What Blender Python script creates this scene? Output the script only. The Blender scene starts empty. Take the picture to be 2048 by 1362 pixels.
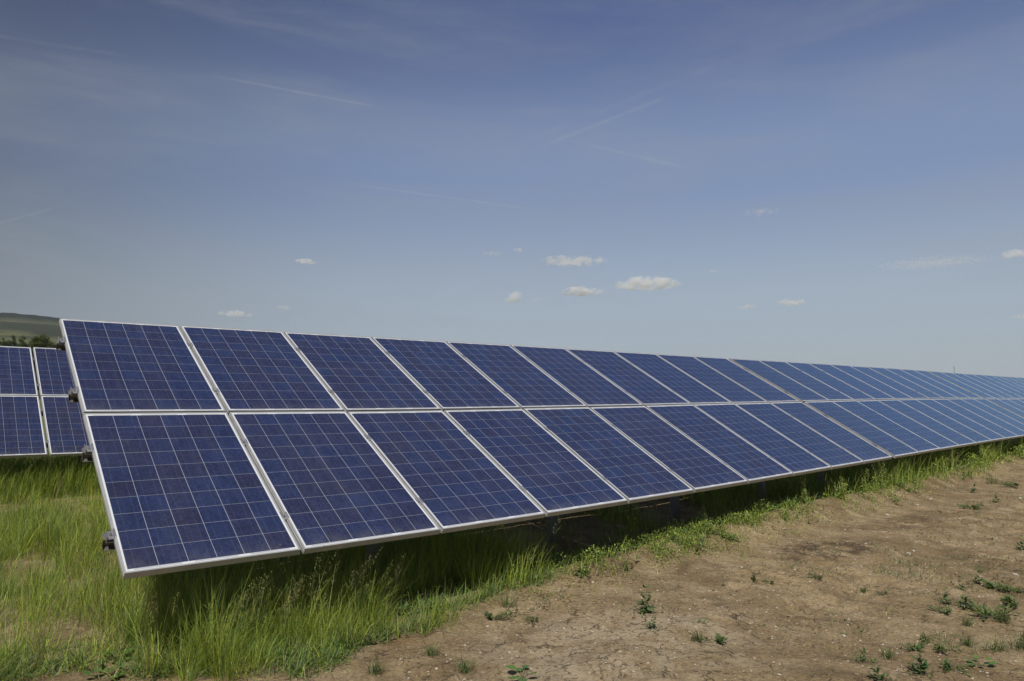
import bpy, bmesh, math, random
import numpy as np
from mathutils import Vector, Matrix

# ------------------------------------------------------------------ camera, sky, sun, exposure
SC = bpy.context.scene
COL = SC.collection
H0 = 0.58                                    # height of the lower panel edge above the ground
CAM = np.array([-0.91856, -4.332, 0.98163 + H0])
YAW, PITCH, FPX = 0.69648, 0.068, 1433.19
cam_data = bpy.data.cameras.new("camera")
cam = bpy.data.objects.new("camera", cam_data)
COL.objects.link(cam)
cam.location = CAM
cam.rotation_euler = (math.pi / 2 + PITCH, 0, -YAW)
cam_data.sensor_width = 36
cam_data.lens = FPX / 2048 * 36
cam_data.clip_start = 0.05
cam_data.clip_end = 30000
SC.camera = cam

SUN_EL = math.radians(57)
SUN_HEAD = math.radians(228)                 # compass direction the sun stands in (from +y towards +x)
EXPOSURE = -0.10
HAZE = 0.00009
SC.view_settings.view_transform = 'Standard'
SC.view_settings.look = 'None'
SC.view_settings.exposure = EXPOSURE
SC.view_settings.gamma = 1
SC.cycles.max_bounces = 14
SC.cycles.diffuse_bounces = 3
SC.cycles.glossy_bounces = 3
SC.cycles.transmission_bounces = 4
SC.cycles.transparent_max_bounces = 12
SC.cycles.volume_bounces = 10


class E:
    """tiny expression builder for shader math"""
    tree = None

    def __init__(self, s): self.s = s

    @staticmethod
    def op(kind, *args):
        n = E.tree.nodes.new('ShaderNodeMath'); n.operation = kind
        for i, a in enumerate(args):
            if isinstance(a, E): E.tree.links.new(a.s, n.inputs[i])
            else: n.inputs[i].default_value = a
        return E(n.outputs[0])
    def __add__(a, b): return E.op('ADD', a, b)
    __radd__ = __add__
    def __sub__(a, b): return E.op('SUBTRACT', a, b)
    def __rsub__(a, b): return E.op('SUBTRACT', b, a)
    def __mul__(a, b): return E.op('MULTIPLY', a, b)
    __rmul__ = __mul__
    def __truediv__(a, b): return E.op('DIVIDE', a, b)
    def __gt__(a, b): return E.op('GREATER_THAN', a, b)
    def __lt__(a, b): return E.op('LESS_THAN', a, b)
    def abs(a): return E.op('ABSOLUTE', a)
    def floor(a): return E.op('FLOOR', a)
    def frac(a): return E.op('FRACT', a)
    def max(a, b): return E.op('MAXIMUM', a, b)
    def min(a, b): return E.op('MINIMUM', a, b)
    def pow(a, b): return E.op('POWER', a, b)
    def smooth(a, lo, hi, t0=0.0, t1=1.0):
        n = E.tree.nodes.new('ShaderNodeMapRange'); n.interpolation_type = 'SMOOTHSTEP'
        E.tree.links.new(a.s, n.inputs['Value'])
        for nm, v in (('From Min', lo), ('From Max', hi), ('To Min', t0), ('To Max', t1)):
            n.inputs[nm].default_value = v
        return E(n.outputs[0])


def node(kind, **kw):
    n = E.tree.nodes.new(kind)
    for k, v in kw.items():
        if k.startswith('_'): setattr(n, k[1:], v)
        else:
            sock = n.inputs[k.replace('__', ' ')]
            if hasattr(v, 'bl_rna') and isinstance(v, bpy.types.NodeSocket): E.tree.links.new(v, sock)
            elif isinstance(v, E): E.tree.links.new(v.s, sock)
            else: sock.default_value = v
    return n


def mixc(fac, a, b, mode='MIX'):
    n = E.tree.nodes.new('ShaderNodeMix'); n.data_type = 'RGBA'; n.blend_type = mode
    for sock, v in ((n.inputs[0], fac), (n.inputs[6], a), (n.inputs[7], b)):
        if isinstance(v, E): E.tree.links.new(v.s, sock)
        elif isinstance(v, bpy.types.NodeSocket): E.tree.links.new(v, sock)
        elif isinstance(v, (int, float)): sock.default_value = v
        else: sock.default_value = (*v, 1) if len(v) == 3 else v
    return n.outputs[2]


def noise(vec, scale, detail=3, rough=0.5, dist=0.0, out=0):
    n = node('ShaderNodeTexNoise', Scale=scale, Detail=detail, Roughness=rough, Distortion=dist)
    if vec is not None: E.tree.links.new(vec, n.inputs['Vector'])
    return n.outputs[out]


def pix_dir(px, py):
    """world direction of a point of the view (used for things in the sky and on the ground)"""
    fw = np.array([math.sin(YAW) * math.cos(PITCH), math.cos(YAW) * math.cos(PITCH), math.sin(PITCH)])
    r = np.array([math.cos(YAW), -math.sin(YAW), 0]); up = np.cross(r, fw)
    d = fw + r * (px - 1024) / FPX + up * (681 - py) / FPX
    return d / np.linalg.norm(d)


def build_world():
    w = bpy.data.worlds.new("World"); SC.world = w; w.use_nodes = True
    t = w.node_tree; t.nodes.clear(); E.tree = t
    sky = node('ShaderNodeTexSky', _sky_type='NISHITA', _sun_disc=False)
    sky.sun_elevation = SUN_EL; sky.sun_rotation = SUN_HEAD
    sky.air_density = 1.0; sky.dust_density = 1.6; sky.ozone_density = 2.0; sky.altitude = 100
    tc = node('ShaderNodeTexCoord')
    sep = node('ShaderNodeSeparateXYZ', Vector=tc.outputs['Generated'])
    X, Y, Z = (E(sep.outputs[i]) for i in range(3))
    # the sky grows paler towards the horizon in the dusty summer air, and darker away to the north west
    rp = node('ShaderNodeValToRGB', Fac=Z.max(0.0)); cr = rp.color_ramp; cr.interpolation = 'EASE'
    for i, (p, c) in enumerate(SKY_RAMP):
        el = cr.elements[i] if i < 2 else cr.elements.new(p)
        el.position = p; el.color = (c[0] / 8, c[1] / 8, c[2] / 8, 1)
    ramp = node('ShaderNodeVectorMath', _operation='SCALE'); t.links.new(rp.outputs[0], ramp.inputs[0]); ramp.inputs['Scale'].default_value = 8.0
    col = mixc(0.85, sky.outputs[0], ramp.outputs[0])
    head = X * math.sin(math.radians(58)) + Y * math.cos(math.radians(58))
    side = head.smooth(0.45, 0.97, 0.0, 1.0)
    tint = mixc(side, SKY_L, SKY_R)
    col = mixc(1.0, col, tint, 'MULTIPLY')
    # thin veils of cirrus
    mp = node('ShaderNodeMapping', Vector=tc.outputs['Generated']); mp.inputs['Scale'].default_value = (1.2, 1.2, 6.5)
    mp.inputs['Rotation'].default_value = (0.12, -0.10, 0.3)
    veil = E(noise(mp.outputs[0], 2.2, 7, 0.55, 0.6)).smooth(0.36, 0.70)
    fine = E(noise(mp.outputs[0], 9.0, 8, 0.6, 1.0)).smooth(0.3, 0.8)
    col = mixc(veil * (fine * 0.5 + 0.5) * 0.32 * Z.smooth(0.0, 0.2, 0.35, 1.0), col, (3.1, 3.4, 3.8))
    # old vapour trails: short arcs of great circles
    brk = E(noise(tc.outputs['Generated'], 30.0, 4, 0.6)).smooth(0.25, 0.7, 0.25, 1.0)
    for (a, b, wd, st) in (((430, 152), (745, 212), 0.0013, 0.23), ((690, 366), (1060, 418), 0.0013, 0.26),
                           ((1090, 290), (1330, 195), 0.0022, 0.17), ((1180, 290), (1350, 330), 0.0022, 0.20),
                           ((-60, 462), (75, 425), 0.0016, 0.14), ((-40, 66), (230, 108), 0.0018, 0.08),
                           ((1040, 285), (1560, 80), 0.0035, 0.05)):
        da, db = pix_dir(*a), pix_dir(*b)
        n = np.cross(da, db); n /= np.linalg.norm(n)
        m = (da + db); m /= np.linalg.norm(m); half = float(da @ m)
        dot = lambda v: X * float(v[0]) + Y * float(v[1]) + Z * float(v[2])
        line = dot(n).abs().smooth(0.0, wd * 1.6, 1.0, 0.0)
        ends = dot(m).smooth(half - 0.002, half + (1 - half) * 0.75, 0.0, 1.0)
        col = mixc(line * ends * brk * st, col, (4.6, 4.8, 5.0))
    bg = node('ShaderNodeBackground', Color=col, Strength=SKY_STRENGTH)
    o = node('ShaderNodeOutputWorld'); t.links.new(bg.outputs[0], o.inputs[0])


SKY_STRENGTH = 0.10
SKY_L, SKY_R = (0.54, 0.51, 0.48), (1.0, 1.0, 1.0)
SKY_RAMP = ((0.0, (3.95, 4.70, 5.40)), (1.0, (0.5, 0.8, 2.0)), (0.10, (3.85, 4.60, 5.55)), (0.29, (2.25, 3.05, 5.0)), (0.49, (0.92, 1.38, 3.15)), (0.8, (0.65, 1.15, 3.4)))
build_world()

sun_data = bpy.data.lights.new("sun", 'SUN')
sun_data.energy = 4.4
sun_data.angle = math.radians(0.53)
sun_data.color = (1.0, 0.955, 0.88)
sun = bpy.data.objects.new("sun", sun_data); COL.objects.link(sun)
sd = Vector((math.sin(SUN_HEAD) * math.cos(SUN_EL), math.cos(SUN_HEAD) * math.cos(SUN_EL), math.sin(SUN_EL)))
sun.rotation_euler = sd.to_track_quat('Z', 'Y').to_euler()
sun.location = (-6, -8, 12)

# ------------------------------------------------------------------ helpers
rng = np.random.default_rng(7)
random.seed(7)


def tag(o, label=None, cat=None, group=None, kind=None):
    if label: o['label'] = label
    if cat: o['category'] = cat
    if group: o['group'] = group
    if kind: o['kind'] = kind
    return o


def empty(name, loc, label, cat, group=None):
    o = bpy.data.objects.new(name, None); COL.objects.link(o)
    o.location = Vector([float(v) for v in loc]); o.empty_display_size = 0.1
    return tag(o, label, cat, group)


def mesh_obj(name, V, F, mats, parent=None, loc=None, midx=None, smooth=False, uv=None):
    """V world-space vertices; the object's origin is put at loc (or the parent's origin)"""
    V = np.asarray(V, float)
    base = np.array(parent.location) if parent is not None else (np.array([float(v) for v in loc]) if loc is not None else np.zeros(3))
    if parent is not None and parent.parent is not None: base = base + np.array(parent.parent.location)
    me = bpy.data.meshes.new(name)
    me.from_pydata((V - base).tolist(), [], F)
    for m in (mats if isinstance(mats, (list, tuple)) else [mats]): me.materials.append(m)
    if midx is not None: me.polygons.foreach_set('material_index', midx)
    if smooth: me.polygons.foreach_set('use_smooth', [True] * len(me.polygons))
    if uv is not None:
        l = me.uv_layers.new(name='UVMap'); l.data.foreach_set('uv', np.asarray(uv, float).ravel())
    me.update()
    o = bpy.data.objects.new(name, me); COL.objects.link(o)
    if parent is not None: o.parent = parent
    else: o.location = base
    return o


def fast_mesh(name, V, faces_flat, nper, mat, colors=None, smooth=False):
    """big meshes from numpy arrays; all faces have nper corners"""
    me = bpy.data.meshes.new(name)
    nf = len(faces_flat) // nper
    me.vertices.add(len(V)); me.vertices.foreach_set('co', np.asarray(V, np.float32).ravel())
    me.loops.add(len(faces_flat)); me.loops.foreach_set('vertex_index', np.asarray(faces_flat, np.int32))
    me.polygons.add(nf); me.polygons.foreach_set('loop_start', np.arange(0, nf * nper, nper, dtype=np.int32))
    if colors is not None:
        a = me.color_attributes.new('tone', 'FLOAT_COLOR', 'POINT')
        c = np.ones((len(V), 4), np.float32); c[:, :3] = colors; a.data.foreach_set('color', c.ravel())
    me.materials.append(mat)
    me.update(calc_edges=True)
    if smooth: me.polygons.foreach_set('use_smooth', np.ones(nf, bool))
    o = bpy.data.objects.new(name, me); COL.objects.link(o)
    return o


class MB:
    def __init__(self): self.V, self.F = [], []
    def add(self, V, F):
        b = len(self.V); self.V += [tuple(map(float, v)) for v in V]; self.F += [tuple(i + b for i in f) for f in F]
    def box(self, o, a, b, c):
        """box from corner o and edge vectors a, b, c (right-handed)"""
        o, a, b, c = map(np.asarray, (o, a, b, c))
        P = [o, o + a, o + a + b, o + b, o + c, o + a + c, o + a + b + c, o + b + c]
        self.add(P, [(0, 3, 2, 1), (4, 5, 6, 7), (0, 1, 5, 4), (1, 2, 6, 5), (2, 3, 7, 6), (3, 0, 4, 7)])
    def tube(self, p, q, r, n=10, r2=None):
        p, q = np.asarray(p, float), np.asarray(q, float); d = q - p; d /= np.linalg.norm(d)
        a = np.cross(d, [0, 0, 1.0]);  a = a if np.linalg.norm(a) > .1 else np.cross(d, [1.0, 0, 0]); a /= np.linalg.norm(a); b = np.cross(d, a)
        r2 = r if r2 is None else r2
        ang = np.linspace(0, 2 * math.pi, n, endpoint=False)
        P = [p + r * (math.cos(t) * a + math.sin(t) * b) for t in ang] + [q + r2 * (math.cos(t) * a + math.sin(t) * b) for t in ang]
        self.add(P, [(i, (i + 1) % n, (i + 1) % n + n, i + n) for i in range(n)] + [tuple(range(n))[::-1], tuple(range(n, 2 * n))])
    def build(self, name, mat, parent=None, loc=None, smooth=False):
        return mesh_obj(name, self.V, self.F, mat, parent, loc, smooth=smooth)


def new_mat(name):
    m = bpy.data.materials.new(name); m.use_nodes = True
    t = m.node_tree; E.tree = t
    b = t.nodes['Principled BSDF']
    return m, t, b


# value noise in numpy for terrain and distributions
def vnoise(x, y, seed=0, freq=1.0, octaves=4, gain=0.5):
    x = np.asarray(x, float) * freq; y = np.asarray(y, float) * freq
    tot = 0; amp = 1; norm = 0
    for o in range(octaves):
        xi = np.floor(x).astype(np.int64); yi = np.floor(y).astype(np.int64)
        fx = x - xi; fy = y - yi; fx = fx * fx * (3 - 2 * fx); fy = fy * fy * (3 - 2 * fy)
        def h(i, j):
            n = (i * 374761393 + j * 668265263 + (seed + o * 17) * 974634777) & 0xffffffff
            n = ((n ^ (n >> 13)) * 1274126177) & 0xffffffff
            return ((n ^ (n >> 16)) & 0xffff) / 65535.0
        v = (h(xi, yi) * (1 - fx) + h(xi + 1, yi) * fx) * (1 - fy) + (h(xi, yi + 1) * (1 - fx) + h(xi + 1, yi + 1) * fx) * fy
        tot = tot + v * amp; norm += amp; amp *= gain; x = x * 2.03 + 11.3; y = y * 2.03 + 5.7
    return tot / norm


def sstep(a, lo, hi):
    t = np.clip((a - lo) / (hi - lo), 0, 1); return t * t * (3 - 2 * t)


# ------------------------------------------------------------------ the ground
def edge_y(x):
    """world y of the ground directly under the lower edge of the front row"""
    a = np.clip(np.asarray(x, float), -5, 23) / 10; y = 0.37588 * a * a - 0.07091 * a ** 3
    y = np.where(np.asarray(x) < 0, 0.0, y)
    return y + np.clip(np.asarray(x, float) - 23, 0, None) * 0.0604


def base_z(x):
    a = np.clip(np.asarray(x, float), 0, 23) / 10
    return -0.07116 * a + 0.06586 * a * a - 0.02411 * a ** 3


def ground_z(x, y):
    x = np.asarray(x, float); y = np.asarray(y, float)
    z = base_z(x)
    near = 1 - sstep(np.hypot(x - 5, y), 30, 120)
    d = y - edge_y(x)
    z = z + (vnoise(x, y, 1, 0.45, 3) - 0.5) * 0.09 * near
    z = z + (vnoise(x, y, 5, 2.2, 4) - 0.5) * 0.035 * near
    # low berm along the drip line on the right, a slight trough behind it
    berm = np.exp(-((d - 0.12) / 0.30) ** 2) * sstep(x, 2.0, 6.0) * near
    z = z + berm * 0.15 * (0.6 + 0.8 * vnoise(x, y, 9, 0.9, 2))
    z = z - np.exp(-((d - 1.2) / 0.7) ** 2) * 0.06 * sstep(x, 2, 5) * near
    # scuffed, broken clods on the open soil
    soil = sstep(-d, 0.1, 1.0) * near
    rough = sstep(vnoise(x, y, 21, 0.8, 3), 0.50, 0.70)
    cl = vnoise(x, y, 31, 9.0, 3)
    z = z + soil * rough * (sstep(cl, 0.35, 0.65) - 0.5) * 0.026
    z = z + soil * (vnoise(x, y, 41, 14.0, 3) - 0.5) * 0.017
    # wheel ruts and scrape marks running with the row
    q = d + 0.25 * vnoise(x, y, 51, 0.35, 2)
    for c0, wd, dp in ((-1.55, 0.16, 0.030), (-3.15, 0.20, 0.034), (-4.6, 0.2, 0.03)):
        z = z - near * dp * np.exp(-((q - c0) / wd) ** 2) * (0.3 + vnoise(x, y, 53, 0.7, 2)) + near * dp * 0.6 * np.exp(-((q - c0 - 0.3) / 0.1) ** 2) * vnoise(x, y, 55, 1.4, 3)
    z = z + soil * (vnoise(x * 0.35 + y * 0.15, y * 1.6 - x * 0.2, 57, 5.0, 4) - 0.5) * 0.018
    return z


def graded(lo, hi, fine, far):
    n = int(round((hi - lo) / fine)); a = list(np.linspace(lo, hi, n + 1))
    s = fine; v = hi; up = []
    while v < far: s *= 1.16; v += s; up.append(v)
    s = fine; v = lo; dn = []
    while v > -far: s *= 1.16; v -= s; dn.append(v)
    return np.array(dn[::-1] + a + up)


def soil_material():
    m, t, b = new_mat("bare_soil")
    tc = node('ShaderNodeTexCoord'); P = tc.outputs['Object']
    flat = node('ShaderNodeVectorMath', _operation='MULTIPLY'); t.links.new(P, flat.inputs[0]); flat.inputs[1].default_value = (1, 1, 0.0)
    F = flat.outputs[0]
    big = E(noise(F, 0.55, 5, 0.6, 0.4)); mid = E(noise(F, 2.6, 6, 0.62, 0.8)); fine = E(noise(F, 38, 6, 0.7)); grit = E(noise(F, 160, 3, 0.6))
    c = mixc(big.smooth(0.35, 0.66), SOIL_A, SOIL_B)
    c = mixc(mid.smooth(0.42, 0.70) * 0.75, c, SOIL_C)
    c = mixc(E(noise(F, 1.4, 5, 0.6, 1.5)).smooth(0.50, 0.68) * 0.50, c, SOIL_D)
    c = mixc(E(noise(F, 0.9, 4, 0.6)).smooth(0.62, 0.75) * 0.6, c, (0.225, 0.135, 0.055))
    st = node('ShaderNodeMapping', Vector=F); st.inputs['Scale'].default_value = (0.5, 2.2, 1); st.inputs['Rotation'].default_value = (0, 0, 0.2)
    c = mixc(E(noise(st.outputs[0], 3.2, 7, 0.7, 0.0)).smooth(0.52, 0.70) * 0.20, c, SOIL_D)
    yy = E(node('ShaderNodeSeparateXYZ', Vector=F).outputs[1])
    c = mixc(yy.smooth(8.8, 10.5) * E(noise(F, 1.2, 5, 0.6)).smooth(0.3, 0.5), c, (0.085, 0.12, 0.03))
    c = mixc(fine.smooth(0.3, 0.7), mixc(1.0, c, (0.66, 0.66, 0.66), 'MULTIPLY'), mixc(1.0, c, (1.28, 1.28, 1.28), 'MULTIPLY'))
    c = mixc(grit.smooth(0.35, 0.75) * 0.30, c, (0.26, 0.215, 0.15))
    # specks of pale grit and small chips
    vs = node('ShaderNodeTexVoronoi', Scale=26.0, Randomness=1.0); t.links.new(F, vs.inputs['Vector'])
    vc = node('ShaderNodeSeparateXYZ', Vector=vs.outputs['Color'])
    speck = (E(vs.outputs['Distance']) < (E(vc.outputs[1]) * 0.20)) * (E(vc.outputs[0]) > 0.66)
    c = mixc(speck * 0.75, c, (0.44, 0.38, 0.29))
    vs2 = node('ShaderNodeTexVoronoi', Scale=70.0); t.links.new(F, vs2.inputs['Vector'])
    vc2 = node('ShaderNodeSeparateXYZ', Vector=vs2.outputs['Color'])
    speck2 = (E(vs2.outputs['Distance']) < 0.25) * (E(vc2.outputs[0]) > 0.80)
    c = mixc(speck2 * 0.65, c, (0.40, 0.33, 0.24))
    pos = node('ShaderNodeSeparateXYZ', Vector=F); PX, PY = E(pos.outputs[0]), E(pos.outputs[1])
    def blob(cx, cy, rx, ry):
        return (((PX - cx) / rx).pow(2.0) + ((PY - cy) / ry).pow(2.0)).smooth(0.1, 1.6, 1.0, 0.0)
    nz = E(noise(F, 4.5, 5, 0.65)).smooth(0.40, 0.62)
    c = mixc((blob(6.2, -0.75, 0.8, 0.35) * nz).min(0.8), c, (0.070, 0.048, 0.030))
    c = mixc(blob(8.6, -0.6, 0.9, 0.3) * nz * 0.7, c, (0.085, 0.06, 0.038))
    c = mixc(blob(2.45, -1.35, 1.0, 0.75) * E(noise(F, 3.0, 5, 0.6, 0.5)).smooth(0.35, 0.60) * 0.65, c, (0.43, 0.355, 0.245))
    # drying cracks, only where the soil has crusted
    wv = node('ShaderNodeVectorMath', _operation='MULTIPLY_ADD'); t.links.new(noise(F, 9, 4, 0.6, 0, 1), wv.inputs[0]); wv.inputs[1].default_value = (0.16, 0.16, 0); t.links.new(F, wv.inputs[2])
    vr = node('ShaderNodeTexVoronoi', _feature='DISTANCE_TO_EDGE', Scale=5.2); t.links.new(wv.outputs[0], vr.inputs['Vector'])
    vr2 = node('ShaderNodeTexVoronoi', _feature='DISTANCE_TO_EDGE', Scale=12.0); t.links.new(wv.outputs[0], vr2.inputs['Vector'])
    crust = E(noise(F, 1.1, 3, 0.5, 0.5)).smooth(0.49, 0.60)
    crust = crust.max(blob(2.45, -1.35, 1.3, 0.9) * 0.9)
    seg = E(noise(F, 6.0, 2, 0.5)).smooth(0.48, 0.60)
    crack = (E(vr.outputs[0]).smooth(0.006, 0.026, 1.0, 0.0)) * crust * seg
    crack2 = (E(vr2.outputs[0]).smooth(0.012, 0.05, 1.0, 0.0)) * crust * E(noise(F, 11.0, 2, 0.5)).smooth(0.5, 0.62) * 0.7
    cr = crack.max(crack2)
    c = mixc(cr * 0.5, c, (0.045, 0.032, 0.02))  # shade down in the cracks is put into the colour, besides the bump
    t.links.new(c, b.inputs['Base Color'])
    b.inputs['Roughness'].default_value = 0.95; b.inputs['Specular IOR Level'].default_value = 0.15
    h = fine * 0.9 + grit * 0.35 + mid * 1.6 - cr * 1.6 + speck * 0.35 + E(noise(F, 14, 5, 0.65, 0.6)) * 1.4
    bp = node('ShaderNodeBump', Strength=0.9, Distance=0.020, Height=h); t.links.new(bp.outputs[0], b.inputs['Normal'])
    return m


SOIL_A, SOIL_B, SOIL_C, SOIL_D = (0.210, 0.148, 0.075), (0.296, 0.216, 0.114), (0.45, 0.347, 0.210), (0.098, 0.066, 0.034)


def build_ground():
    xs = graded(-2.0, 11.0, 0.025, 6000); ys = graded(-3.4, 1.2, 0.025, 6000)
    Xg, Yg = np.meshgrid(xs, ys)
    Z = ground_z(Xg, Yg)
    V = np.stack([Xg, Yg, Z], -1).reshape(-1, 3)
    ny, nx = Xg.shape
    i = (np.arange(ny - 1)[:, None] * nx + np.arange(nx - 1)[None, :]).ravel()
    F = np.stack([i, i + 1, i + nx + 1, i + nx], 1).ravel()
    o = fast_mesh("ground", V, F, 4, soil_material(), smooth=True)
    tag(o, "bare cracked brown soil with tufts of weed beside the panel rows", "ground", kind="structure")


build_ground()


# ------------------------------------------------------------------ geometry of the front row
WP, LP, GAP, GT, GM = 0.992, 1.64, 0.03349, 0.10111, 0.02
SL = (0.0, LP + GM / 2, 2 * LP + GM)
COR = {0: [[0.19669, -0.0736], [-0.02452, 0.01205], [0.00076, -0.00055], [-0.5441, 0.12292], [0.34634, -0.05167]],
       1: [[-0.09885, -0.07901], [0.01475, 0.01215], [-0.00037, -0.00037], [0.20357, 0.26592], [-0.08982, -0.14882]],
       2: [[-0.112, 0.07825], [0.01517, -0.01188], [-0.00058, 0.00036], [0.19339, -0.23603], [-0.05202, 0.13434]]}
COR = {k: np.array(v) for k, v in COR.items()}


def col_x0(k):
    """x of the left side of column k (the tables of ten columns stand a little apart)"""
    return k * (WP + GAP) + (k // 10) * GT


class FrontRow:
    def cor(self, x):
        u = min(max(x / (WP + GAP + GT / 10), 0), 22)
        bs = np.array([1, u, u * u, 1 / (u + 1), 1 / (u + 1) ** 2])
        return [bs @ COR[i] for i in range(3)]
    def raw(self, x, s):
        c = self.cor(x); dx = np.interp(s, SL, [q[0] for q in c]); ds = np.interp(s, SL, [q[1] for q in c])
        s = s + ds
        a = min(x, 23) / 10; ext = max(x - 23, 0)
        tt = 0.5076 - 0.00579 * a + 0.00294 * a * a
        a0 = max(a, 0)
        return np.array([x + 0.2 * a0 * a0 + ext * 0.09 + dx, s * math.cos(tt) + 0.37588 * a0 * a0 - 0.07091 * a0 ** 3 + ext * 0.0604,
                         H0 + s * math.sin(tt) - 0.07116 * a + 0.06586 * a0 * a0 - 0.02411 * a0 ** 3 - ext * 0.006])
    def frame(self, x, s):
        e = 0.02
        tx = self.raw(x + e, s) - self.raw(x - e, s); ts = self.raw(x, s + e) - self.raw(x, s - e)
        tx /= np.linalg.norm(tx); ts /= np.linalg.norm(ts); n = np.cross(tx, ts); n /= np.linalg.norm(n)
        return tx, ts, n
    def P(self, x, s, n=0.0):
        return self.raw(x, s) + self.frame(x, s)[2] * n


class BackRow:
    q = (0.6683, 8.1603, H0 + 0.0298, 0.0111, 0.5422, 0.0056, -0.0209)
    def raw(self, x, s):
        q = self.q
        return np.array([q[0] + q[3] * s + x, q[1] + s * math.cos(q[4]) + q[5] * x, q[2] + s * math.sin(q[4]) + q[6] * x])
    frame = FrontRow.frame
    P = FrontRow.P


def cell_material():
    m, t, b = new_mat("polycrystalline_cells")
    uvn = node('ShaderNodeUVMap', _uv_map='UVMap')
    sp = node('ShaderNodeSeparateXYZ', Vector=uvn.outputs[0]); u, v = E(sp.outputs[0]), E(sp.outputs[1])
    info = node('ShaderNodeObjectInfo'); rnd = E(info.outputs['Random'])
    pitch = 0.1578
    mu, mv = (WP - 6 * pitch) / 2, (LP - 10 * pitch) / 2
    cu, cv = (u - mu) / pitch, (v - mv) / pitch
    inside = (cu > 0.0) * (cu < 6.0) * (cv > 0.0) * (cv < 10.0)
    fu, fv = cu.frac(), cv.frac()
    gapu = (fu - 0.5).abs() > (0.5 - 0.0075)
    gapv = (fv - 0.5).abs() > (0.5 - 0.0048)
    cell = inside * (1.0 - gapu.max(gapv))
    # per-cell tone
    ci = node('ShaderNodeCombineXYZ', X=cu.floor(), Y=cv.floor(), Z=rnd * 91.7)
    wn = node('ShaderNodeTexWhiteNoise', _noise_dimensions='3D'); t.links.new(ci.outputs[0], wn.inputs['Vector'])
    wc = node('ShaderNodeSeparateXYZ', Vector=wn.outputs['Color'])
    r1, r2, r3 = (E(wc.outputs[i]) for i in range(3))
    base = mixc(r1.smooth(0.15, 0.95), CELL_A, CELL_B)
    base = mixc(r2.smooth(0.72, 0.98) * 0.45, base, CELL_C)
    base = mixc((rnd * 7.31).frac().smooth(0.55, 0.95) * 0.4, base, CELL_D)
    base = mixc((rnd * 3.77).frac().smooth(0.6, 1.0) * 0.6, base, CELL_B)
    # crystal grain
    cg = node('ShaderNodeCombineXYZ', X=u + rnd * 17.0, Y=v, Z=rnd * 5.0)
    vg = node('ShaderNodeTexVoronoi', Scale=85.0); t.links.new(cg.outputs[0], vg.inputs['Vector'])
    vgs = node('ShaderNodeSeparateXYZ', Vector=vg.outputs['Color'])
    g = E(vgs.outputs[0]) * 0.5 + 0.75
    gc = node('ShaderNodeCombineXYZ', X=g, Y=g, Z=g)
    base = mixc(1.0, base, gc.outputs[0], 'MULTIPLY')
    blot = E(noise(cg.outputs[0], 6.5, 4, 0.6, 1.0)).smooth(0.3, 0.75, 0.86, 1.12)
    bc = node('ShaderNodeCombineXYZ', X=blot, Y=blot, Z=blot)
    base = mixc(1.0, base, bc.outputs[0], 'MULTIPLY')
    # two busbars to a cell and the fine fingers between them
    bus = ((fu - 0.26).abs() < 0.0065).max((fu - 0.74).abs() < 0.0065)
    base = mixc(bus * 0.17, base, (0.22, 0.24, 0.28))
    fing = (fv * 52.0).frac() < 0.07
    base = mixc(fing * 0.22, base, (0.2, 0.22, 0.26))
    # white margin with the tinned ribbons that join the strings at either end
    ev = cv.min(10.0 - cv)                                    # < 0 in the end margins
    rib = (ev < -0.012) * (ev > -0.03)
    rib2 = (ev < -0.05) * (ev > -0.068)
    seg = ((cu * 0.5 + 0.12).frac() > 0.22)
    ribs = rib.max(rib2) * seg * (cu > 0.0) * (cu < 6.0)
    white = mixc(ribs * 0.85, (0.66, 0.68, 0.70), (0.16, 0.17, 0.19))
    white = mixc(inside, white, (0.40, 0.42, 0.46))
    col = mixc(cell, white, base)
    # dust film, a little thicker along the lower edge, and a few small spots
    dustn = E(noise(cg.outputs[0], 3.0, 6, 0.7, 0.3)).smooth(0.35, 0.8)
    rs = node('ShaderNodeCombineXYZ', X=u * 26.0 + rnd * 31.0, Y=v * 0.7, Z=rnd * 9.0)
    run = E(noise(rs.outputs[0], 1.0, 4, 0.6)).smooth(0.48, 0.78)
    dust = dustn * 0.035 + run * 0.03 + v.smooth(0.0, 0.16, 0.13, 0.0) * E(noise(cg.outputs[0], 9.0, 4, 0.6)).smooth(0.3, 0.7)
    vd = node('ShaderNodeTexVoronoi', Scale=7.0); t.links.new(cg.outputs[0], vd.inputs['Vector'])
    vds = node('ShaderNodeSeparateXYZ', Vector=vd.outputs['Color'])
    spot = (E(vd.outputs['Distance']) < E(vds.outputs[1]) * 0.035) * (E(vds.outputs[0]) > 0.7)
    col = mixc(dust.max(spot * 0.35), col, (0.35, 0.33, 0.30))
    t.links.new(col, b.inputs['Base Color'])
    # textured solar glass: matt cells below, a bluish anti-reflection coating above
    df = node('ShaderNodeBsdfDiffuse', Color=col)
    tilt = node('ShaderNodeBump', Strength=0.05, Distance=0.002, Height=E(noise(cg.outputs[0], 1.3, 2, 0.5)))
    gl = node('ShaderNodeBsdfGlossy', Roughness=0.16); gl.inputs['Color'].default_value = (0.55, 0.79, 1.0, 1)
    t.links.new(tilt.outputs[0], gl.inputs['Normal'])
    fr = node('ShaderNodeFresnel', IOR=1.60)
    mx = node('ShaderNodeMixShader', Fac=fr.outputs[0]); t.links.new(df.outputs[0], mx.inputs[1]); t.links.new(gl.outputs[0], mx.inputs[2])
    t.links.new(mx.outputs[0], t.nodes['Material Output'].inputs['Surface'])
    return m


CELL_A, CELL_B, CELL_C, CELL_D = (0.0240, 0.0270, 0.067), (0.0210, 0.0310, 0.086), (0.0265, 0.0255, 0.055), (0.0285, 0.0270, 0.062)


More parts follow.
